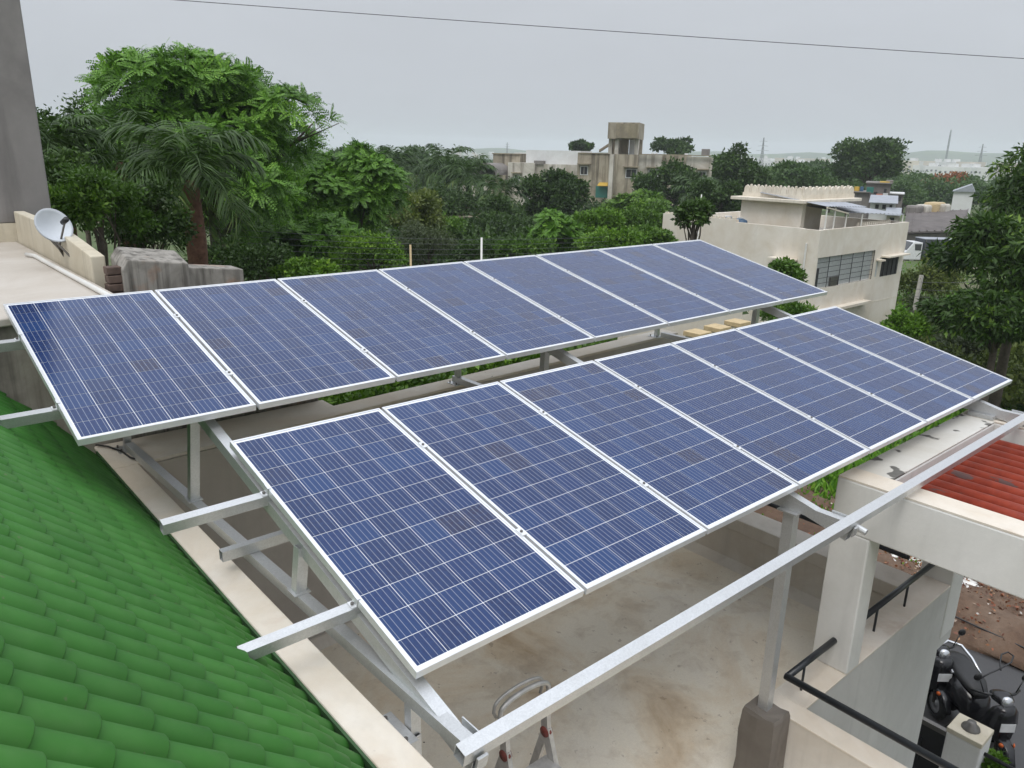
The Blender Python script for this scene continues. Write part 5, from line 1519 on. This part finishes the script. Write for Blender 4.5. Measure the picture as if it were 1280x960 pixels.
def far_town():
    r = np.random.default_rng(11)
    meshes = []
    for v in range(8):                                    # eight kinds of far block with window bands
        w, dp, h = r.uniform(9, 22), r.uniform(8, 14), r.uniform(7, 15)
        wall = MB().box(-w / 2, w / 2, -dp / 2, dp / 2, -3, h)
        if v % 2: wall.box(-w * 0.1, w * 0.2, -dp * 0.3, dp * 0.3, h, h + 2.4)
        wins = MB()
        nf = int(h // 3); nw = int(w // 3)
        for f in range(nf):
            for k in range(nw):
                x = -w / 2 + (k + 0.5) * w / nw
                for s in (-1, 1):
                    wins.box(x - 0.75, x + 0.75, s * dp / 2 - 0.1, s * dp / 2 + 0.1, f * 3 + 0.9, f * 3 + 2.3)
        for f in range(nf):
            for k in range(int(dp // 3.5)):
                y = -dp / 2 + (k + 0.5) * dp / int(dp // 3.5)
                for s in (-1, 1):
                    wins.box(s * w / 2 - 0.1, s * w / 2 + 0.1, y - 0.7, y + 0.7, f * 3 + 0.9, f * 3 + 2.3)
        meshes.append((wall.mesh('walls', M['far_white'] if v < 6 else M['far_cream']), wins.mesh('windows', M['far_window'])))
    base_az = math.atan2(MW[1, 2], MW[0, 2])
    k = 0
    spots = []
    for i in range(40):                                   # right hand town, nearer
        px = r.uniform(1125, 1330); spots.append((px, r.uniform(640, 900)))
    for i in range(34):
        spots.append((r.uniform(900, 1060), r.uniform(900, 1500)))
    for i in range(46):
        spots.append((r.uniform(400, 900), r.uniform(1000, 1700)))
    for i, (px, d) in enumerate(spots):
        p = P(px, 200, d=d)
        me, mw = meshes[i % 8]
        side = 'right of the great round tree' if px > 1100 else ('beyond the battlemented house' if px > 900 else 'left of and behind the apartments')
        t = thing('distant_building', 'tiny pale hazy building on the skyline ' + side, 'building', (p.x, p.y, ground_z(d)), (0, 0, r.uniform(0, 3.1)), 'distant skyline buildings ' + side)
        inst('walls', me, t); inst('windows', mw, t)
far_town()
def hills():
    r = np.random.default_rng(3)
    base_az = math.atan2(MW[1, 2], MW[0, 2])
    n = 120
    vs_, fs = [], []
    for i in range(n + 1):
        a = base_az + math.radians(-60 + 120 * i / n)
        rel = -60 + 120 * i / n
        h = 6 + 16 * max(0, math.sin((-rel - 14) * 0.11)) * (rel < -14) + 5 * math.sin(rel * 0.35) + 4 * math.sin(rel * 0.9 + 1) + r.uniform(-1.2, 1.2)
        for d, z in ((1900, -16), (2150, h * 0.7), (2400, h), (2900, -16)):
            vs_.append((CAM[0] + d * math.cos(a), CAM[1] + d * math.sin(a), z if z < 0 else max(z, -10)))
    for i in range(n):
        for j in range(3):
            fs.append((i * 4 + j, (i + 1) * 4 + j, (i + 1) * 4 + j + 1, i * 4 + j + 1))
    m = MB(); m.add(vs_, fs)
    struct(m.build('hills', M['hill'], smooth=True), 'low hazy hills along the horizon')
hills()
def pylon(label, px, pyt, d, name='pylon', mast=False):
    top = P(px, pyt, d=d)
    g = ground_z(d)
    H = top.z - g
    t = thing(name, label, 'pylon' if not mast else 'mast', (top.x, top.y, g))
    w0 = H * (0.10 if not mast else 0.02); rr = max(0.10, d / 767 * 0.16)
    lv = 9
    m = MB()
    def cr(k, f):
        w = w0 * (1 - f) ** (1.2 if not mast else 0.2) + 0.4
        return Vector((top.x + (w / 2) * (1 if k in (1, 2) else -1), top.y + (w / 2) * (1 if k in (2, 3) else -1), g + H * f))
    for k in range(4):
        m.tube([cr(k, i / lv) for i in range(lv + 1)], rr, 4)
    m.build('legs', M['pylon'], t)
    b = MB()
    for i in range(lv):
        for k in range(4):
            b.tube([cr(k, i / lv), cr((k + 1) % 4, (i + 1) / lv)], rr * 0.6, 3)
            b.tube([cr((k + 1) % 4, i / lv), cr(k, (i + 1) / lv)], rr * 0.6, 3)
    b.build('lattice', M['pylon'], t)
    if not mast:
        vd = Vector((top.x - CAM[0], top.y - CAM[1], 0)).normalized(); rt = Vector((vd.y, -vd.x, 0))
        for f, w in ((0.66, 0.16), (0.78, 0.13), (0.90, 0.10)):
            c = Vector((top.x, top.y, g + H * f))
            MB().tube([c - rt * H * w, c + Vector((0, 0, H * 0.015)), c + rt * H * w], rr * 0.9, 4).build('cross_arm', M['pylon'], t)
pylon('lattice pylon on the skyline right of the apartments', 955, 172, 700)
pylon('lattice pylon above the hills at far right', 1229, 180, 900)
pylon('faint lattice pylon above the woods left of the apartments', 634, 178, 1300)
pylon('thin faint mast left of the far right pylon', 1189, 162, 1100, 'radio_mast', True)

# ------------------------------------------------------------------ wires, stakes, poles
def wire(label, pts, r, group=None, name='overhead_wire'):
    line = []
    sag = pts[2]
    a, b = Vector(pts[0]), Vector(pts[1])
    for k in range(25):
        f = k / 24
        line.append(a.lerp(b, f) + Vector((0, 0, -sag * 4 * f * (1 - f))))
    o = MB().tube(line, r, 5).build(name, M['wire'], smooth=True)
    tag(o, label, 'wire', group)
wire('single dark cable crossing the sky above everything', (P(-120, -26, d=14), P(1420, 82, d=14), 0.03), 0.0050)
for k in range(8):
    y0 = 284 + 7.5 * k
    wire(['topmost', 'second from the top', 'third from the top', 'fourth from the top', 'fourth from the bottom', 'third from the bottom', 'second from the bottom', 'lowest'][k] + ' of the thin wires strung before the trees left of centre', (P(180, y0 - 6 + k, d=24), P(760, y0 + 12 - 2 * k, d=30), 0.25), 0.006, 'thin wires before the trees')
for k in range(3):
    wire(['top', 'middle', 'bottom'][k] + ' one of the thin wires above the waste ground at right', (P(1140, 352 + 9 * k, d=36), P(1330, 340 + 14 * k, d=40), 0.2), 0.008, 'thin wires over the waste ground')
for k, (px, py0, py1, d, mt, lab) in enumerate(((602, 297, 335, 20, 'pvc', 'thin white stake behind the upper row near the dark palms'), (513, 306, 345, 20, 'tan_cap', 'thin tan stake behind the upper row left of centre'), (877, 243, 275, 40, 'pvc', 'thin white flag pole left of the battlemented house'))):
    a = P(px, py0, d=d)
    o = MB().tube([(a.x, a.y, ground_z(d)), (a.x, a.y, a.z)], [0.032, 0.026], 8).build('stake', M[mt], smooth=True)
    tag(o, lab, 'post')
a = P(1152, 344, d=40)
t = thing('utility_pole', 'leaning grey concrete pole among the shrubs at right', 'pole', (a.x - 0.2, a.y, -7.0))
MB().beam((a.x - 0.25, a.y, -7.0), (a.x, a.y, a.z), 0.17, 0.14, (0, 1, 0)).build('shaft', M['pole'], t)
for dz in (0.15, 0.6, 1.05):
    MB().tube([(a.x - 0.12, a.y - 0.02, a.z - dz), (a.x + 0.12, a.y - 0.02, a.z - dz)], 0.02, 6).build('insulator', M['steel_dark'], t)
# three tan-capped piers and a cream wall seen through the gap between the rows
cwa, cwb = P(780, 402, z=-2.6), P(930, 374, z=-2.6)
MBw = MB().prism([(cwa.x, cwa.y, -7), (cwb.x, cwb.y, -7), (cwb.x + 0.1, cwb.y + 0.25, -7), (cwa.x + 0.1, cwa.y + 0.25, -7)], (0, 0, 7 - 2.6))
tag(MBw.build('garden_wall', M['house_cream']), 'cream boundary wall behind the gap between the panel rows', 'wall')
for k, px in enumerate((872, 897, 922)):
    c = P(px, 414 - 6.5 * k, z=-2.42)
    t = thing('garden_pier', ['nearest of the three tan-capped piers in the row gap', 'middle one of the three tan-capped piers in the row gap', 'farthest of the three tan-capped piers in the row gap'][k], 'pier', (c.x, c.y, -7), group='tan-capped piers')
    MB().box(c.x - 0.17, c.x + 0.17, c.y - 0.17, c.y + 0.17, -7, -2.52).build('shaft', M['house_cream'], t)
    MB().box(c.x - 0.21, c.x + 0.21, c.y - 0.21, c.y + 0.21, -2.52, -2.42).build('cap', M['tan_cap'], t, bevel=0.01)

# ------------------------------------------------------------------ scooters
def scooter(label, pos, yaw, name='scooter', full=True):
    """built along +x = forwards"""
    t = thing(name, label, 'scooter', pos, (0, math.radians(8) * 0, yaw))
    def add(mb, nm, mat, parent=t, smooth=True, bev=0.0):
        o = mb.build(nm, M[mat], None, smooth=smooth, bevel=bev); o.parent = parent
        return o
    def loft(secs):
        """sections: (x, half width, z low, z high) -> rounded body"""
        m = MB(); n = 12; vs_ = []
        for x, hw, z0, z1 in secs:
            for k in range(n):
                a = 2 * math.pi * k / n
                cy, cz = math.cos(a), math.sin(a)
                e = 0.75
                vs_.append((x, hw * math.copysign(abs(cy) ** e, cy), (z0 + z1) / 2 + (z1 - z0) / 2 * math.copysign(abs(cz) ** e, cz)))
        fs = [(i * n + k, (i + 1) * n + k, (i + 1) * n + (k + 1) % n, i * n + (k + 1) % n) for i in range(len(secs) - 1) for k in range(n)]
        fs.append(tuple(range(n))); fs.append(tuple(reversed(range((len(secs) - 1) * n, len(secs) * n))))
        return m.add(vs_, fs)
    for x in (-0.62, 0.62):
        w = add(MB().lathe([(0.15, -0.05), (0.20, -0.055), (0.235, -0.03), (0.245, 0.0), (0.235, 0.03), (0.20, 0.055), (0.15, 0.05)], (x, 0, 0.245), (0, 1, 0), 26), 'wheel', 'tyre')
        add(MB().lathe([(0.0, -0.045), (0.05, -0.045), (0.06, -0.02), (0.13, -0.02), (0.155, -0.04), (0.155, 0.04), (0.13, 0.02), (0.06, 0.02), (0.05, 0.045), (0.0, 0.045)], (x, 0, 0.245), (0, 1, 0), 22), 'rim', 'rim', w)
    add(loft([(-0.94, 0.08, 0.54, 0.72), (-0.82, 0.19, 0.42, 0.80), (-0.55, 0.25, 0.34, 0.82), (-0.25, 0.26, 0.30, 0.80), (-0.02, 0.22, 0.30, 0.72), (0.08, 0.15, 0.30, 0.56)]), 'rear_body', 'scooter')
    add(loft([(-0.84, 0.13, 0.78, 0.86), (-0.70, 0.185, 0.77, 0.91), (-0.45, 0.195, 0.765, 0.915), (-0.15, 0.18, 0.74, 0.88), (0.06, 0.10, 0.70, 0.80)]), 'seat', 'seat')
    add(MB().box(-0.02, 0.46, -0.17, 0.17, 0.28, 0.33), 'footboard', 'black_plastic', bev=0.02, smooth=False)
    add(loft([(0.38, 0.19, 0.26, 0.46), (0.45, 0.26, 0.28, 0.74), (0.51, 0.25, 0.36, 0.98), (0.57, 0.18, 0.42, 1.03), (0.66, 0.10, 0.46, 0.92)]), 'front_apron', 'scooter')
    add(loft([(0.33, 0.02, 0.40, 0.44), (0.40, 0.07, 0.42, 0.52), (0.62, 0.085, 0.48, 0.56), (0.80, 0.075, 0.40, 0.50), (0.92, 0.04, 0.26, 0.34)]), 'front_fender', 'scooter')
    add(MB().tube([(0.47, 0, 0.85), (0.62, 0.05, 0.25)], 0.025, 8).tube([(0.47, 0, 0.85), (0.62, -0.05, 0.25)], 0.025, 8), 'fork', 'steel_dark')
    hb = add(MB().tube([(0.28, -0.34, 1.03), (0.40, -0.2, 1.06), (0.44, 0, 1.05), (0.40, 0.2, 1.06), (0.28, 0.34, 1.03)], 0.018, 8), 'handlebar', 'black_plastic')
    add(loft([(0.30, 0.09, 0.98, 1.06), (0.42, 0.14, 0.97, 1.12), (0.54, 0.11, 0.98, 1.10), (0.58, 0.06, 1.0, 1.07)]), 'cowl', 'scooter')
    add(MB().lathe([(0.0, 0.03), (0.07, 0.02), (0.085, 0.0), (0.08, -0.03)], (0.565, 0, 1.04), (1, 0, 0.1), 16), 'headlight', 'chrome')
    for s in (-1, 1):
        mi = add(MB().tube([(0.38, s * 0.22, 1.06), (0.36, s * 0.30, 1.26)], 0.008, 6), 'mirror_stem', 'black_plastic')
        add(MB().lathe([(0.0, -0.012), (0.05, -0.01), (0.058, 0.0), (0.05, 0.012), (0.0, 0.014)], (0.35, s * 0.33, 1.29), (1, 0, 0), 14), 'mirror', 'black_plastic', mi)
        add(MB().lathe([(0.0, 0.02), (0.028, 0.012), (0.032, 0.0), (0.0, -0.01)], (0.74, s * 0.085, 0.50), (0.6, s * 0.8, 0.1), 12), 'reflector', 'amber')
    gr = [(-0.35, -0.20, 0.82), (-0.62, -0.215, 0.89), (-0.84, -0.17, 0.95), (-0.93, 0, 0.97), (-0.84, 0.17, 0.95), (-0.62, 0.215, 0.89), (-0.35, 0.20, 0.82)]
    add(MB().tube(gr, 0.023, 8), 'grab_rail', 'chrome')
    add(MB().box(0.672, 0.680, -0.10, 0.10, 0.66, 0.79), 'number_plate', 'plate', smooth=False)
    add(MB().tube([(-0.75, 0.14, 0.30), (-0.35, 0.15, 0.26)], [0.045, 0.035], 10), 'exhaust', 'steel_dark')
    add(MB().tube([(-0.1, -0.12, 0.3), (-0.16, -0.28, 0.02)], 0.012, 6), 'side_stand', 'steel_dark')
    return t
scooter('black scooter with silver grab rail parked on the asphalt', (10.50, -3.78, -6.985), math.radians(-131))
scooter('black scooter mostly hidden behind the white wall', (10.95, -2.80, -6.985), math.radians(-131))
# loop of black wire over the street
lw = P(1252, 832, z=-5.9)
loop = [P(1222, 850, z=-6.1), P(1236, 842, z=-6.0), P(1250, 836, z=-5.95), P(1264, 828, z=-5.9), P(1267, 820, z=-5.9), P(1260, 815, z=-5.9), P(1252, 818, z=-5.9), P(1250, 828, z=-5.9), P(1251, 838, z=-5.95)]
tag(MB().tube(loop, 0.012, 6).build('cable_loop', M['cable'], smooth=True), 'loop of black cable hanging above the scooter seat', 'cable')
# thin dark line of a cable along the verge
tag(MB().tube([(13.1, 3, -6.80), (13.25, -1.0, -6.72), (13.1, -4.2, -6.74), (13.3, -9, -6.8)], 0.015, 6).build('ground_cable', M['cable'], smooth=True), 'dark cable lying along the dirt verge', 'cable')

# gate, gate pier and railing at the street
gp = P(1213, 912, z=-5.75)
t = thing('gate_pier', 'short whitewashed gate pier with lamp base by the street', 'pier', (gp.x, gp.y, -7))
MB().box(gp.x - 0.20, gp.x + 0.20, gp.y - 0.20, gp.y + 0.20, -7, -5.80).build('shaft', M['wall_white'], t, bevel=0.02)
MB().box(gp.x - 0.205, gp.x + 0.205, gp.y - 0.205, gp.y + 0.205, -5.80, -5.73).build('cap', M['old_cream'], t, bevel=0.01)
MB().lathe([(0.0, 0.10), (0.05, 0.10), (0.06, 0.05), (0.10, 0.03), (0.11, 0.0)], (gp.x, gp.y, -5.73), (0, 0, 1), 14).build('lamp_base', M['steel_dark'], t, smooth=True)
t = thing('iron_gate', 'dark sheet-iron gate between the white wall and the gate pier', 'gate', (gp.x, gp.y + 0.8, -7))
MB().box(gp.x - 0.02, gp.x + 0.02, gp.y + 0.22, gp.y + 1.55, -6.8, -6.0).build('leaf', M['gate'], t)
MB().box(gp.x - 0.035, gp.x + 0.035, gp.y + 0.20, gp.y + 1.58, -6.0, -5.93).build('top_rail', M['steel_dark'], t)
MB().box(gp.x - 0.035, gp.x + 0.035, gp.y + 0.20, gp.y + 0.26, -6.9, -6.0).build('stile', M['gate'], t)
MB().box(gp.x - 0.045, gp.x - 0.021, gp.y + 0.5, gp.y + 1.3, -6.55, -6.2).build('panel', M['gate'], t)
t = thing('iron_railing', 'dark iron railing right of the gate pier', 'railing', (gp.x, gp.y - 1.5, -7))
for z in (-5.98, -6.22, -6.46):
    MB().tube([(gp.x, gp.y - 0.2, z), (gp.x, gp.y - 3.5, z)], 0.025, 8).build('rail', M['gate'], t, smooth=True)
for k in range(4):
    y = gp.y - 0.7 - k * 0.8
    MB().tube([(gp.x, y, -7), (gp.x, y, -5.98)], 0.02, 8).build('post', M['gate'], t, smooth=True)
def small_plant(label, px, py, z, rr, mat):
    c = P(px, py, z=z)
    TREE_SEED[0] += 1
    r = np.random.default_rng(TREE_SEED[0])
    t = thing('potted_plant', label, 'plant', (c.x, c.y, -7))
    V, tint, cen = crown_broad(r, (c.x, c.y, c.z), (rr, rr, rr), 500, 0.09, 9, 0.5)
    link_mesh('leaves', quads_mesh('leaves', V, M[mat], tint), t)
    trunk_mb((c.x, c.y, -7), (c.x, c.y, c.z), 0.02, cen, r, None, 4).build('stem', M['trunk'], t)
small_plant('lime green plant at the bottom edge by the railing', 1245, 962, -6.2, 0.16, 'leaf_bright')

# ------------------------------------------------------------------ litter on the verge
def litter():
    r = np.random.default_rng(21)
    c = P(1140, 705, z=-6.75)
    n = 5200
    pos = np.stack([c.x + r.normal(size=n) * 0.9, c.y + r.normal(size=n) * 1.2, np.full(n, -6.78) + np.abs(r.normal(size=n)) * 0.07], 1)
    V = leaf_quads(pos, unit(r.normal(size=(n, 3)) * np.array([1, 1, 0.35])), 0.07, 0.6, r)
    m, nt, b = new_mat('dry_red_leaf')
    at = nt.nodes.new('ShaderNodeAttribute'); at.attribute_name = 'tint'
    nt.links.new(ramp(nt, at.outputs['Fac'], [(0.0, (0.08, 0.03, 0.018)), (0.6, (0.24, 0.075, 0.03)), (0.9, (0.30, 0.17, 0.08)), (1.0, (0.55, 0.53, 0.5))]), b.inputs['Base Color'])
    o = link_mesh('dry_litter', quads_mesh('dry_litter', V, m, r.uniform(0, 1, n)))
    tag(o, 'rusty red dry leaves strewn on the dirt verge', 'leaves', kind='stuff')
    for k, (px, py, w, lab, mt) in enumerate(((1122, 702, 0.8, 'crumpled white plastic sheet seen between the pillars', 'pvc'), (1140, 694, 0.35, 'small white scrap right of the crumpled sheet', 'pvc'), (1206, 730, 0.5, 'torn white bag beside the second pillar', 'pvc'),
                                             (1196, 738, 0.4, 'yellowish torn bag beside the second pillar', 'tan_cap'), (1248, 766, 0.18, 'little white scrap alone on the dirt', 'pvc'), (1228, 758, 0.25, 'black plastic scrap on the dirt', 'black_plastic'))):
        cc = P(px, py, z=-6.74)
        g = 7
        vs_, fs = [], []
        for j in range(g):
            for i in range(g):
                u, v = i / (g - 1) - 0.5, j / (g - 1) - 0.5
                e = 1.0 if max(abs(u), abs(v)) < 0.4 else 0.75 + 0.4 * r.uniform()
                vs_.append((cc.x + u * w * 1.2 * e, cc.y + v * w * e, cc.z - 0.02 + 0.22 * w * r.uniform(0, 1) * (1 - 1.6 * max(abs(u), abs(v)))))
        for j in range(g - 1):
            for i in range(g - 1):
                a = j * g + i
                fs.append((a, a + 1, a + g + 1, a + g))
        m = MB(); m.add(vs_, fs)
        o = m.build('plastic_scrap', M[mt])
        md = o.modifiers.new('thick', 'SOLIDIFY'); md.thickness = 0.01
        tag(o, lab, 'litter')
    grass('weeds', 'sparse weeds growing on the dirt verge', 12.9, 16.4, -1.5, 6, 3500, 0.18, 'grass', -6.85)
litter()

# ------------------------------------------------------------------ monsoon haze
hz = MB().box(-3150, 3150, -3150, 3150, -18, 60).mesh('haze', M['void'])
hm = bpy.data.materials.new('haze')
hm.use_nodes = True
hn = hm.node_tree
hn.nodes.clear()
ho = hn.nodes.new('ShaderNodeOutputMaterial')
pv = hn.nodes.new('ShaderNodeVolumePrincipled')
pv.inputs['Color'].default_value = (0.90, 0.95, 1.0, 1)
pv.inputs['Density'].default_value = 0.00036
pv.inputs['Anisotropy'].default_value = 0.1
hn.links.new(pv.outputs[0], ho.inputs['Volume'])
hz.materials.clear()
hz.materials.append(hm)
hobj = bpy.data.objects.new('haze', hz)
COL.objects.link(hobj)
hobj['kind'] = 'stuff'
hobj['label'] = 'pale monsoon haze over the plain'
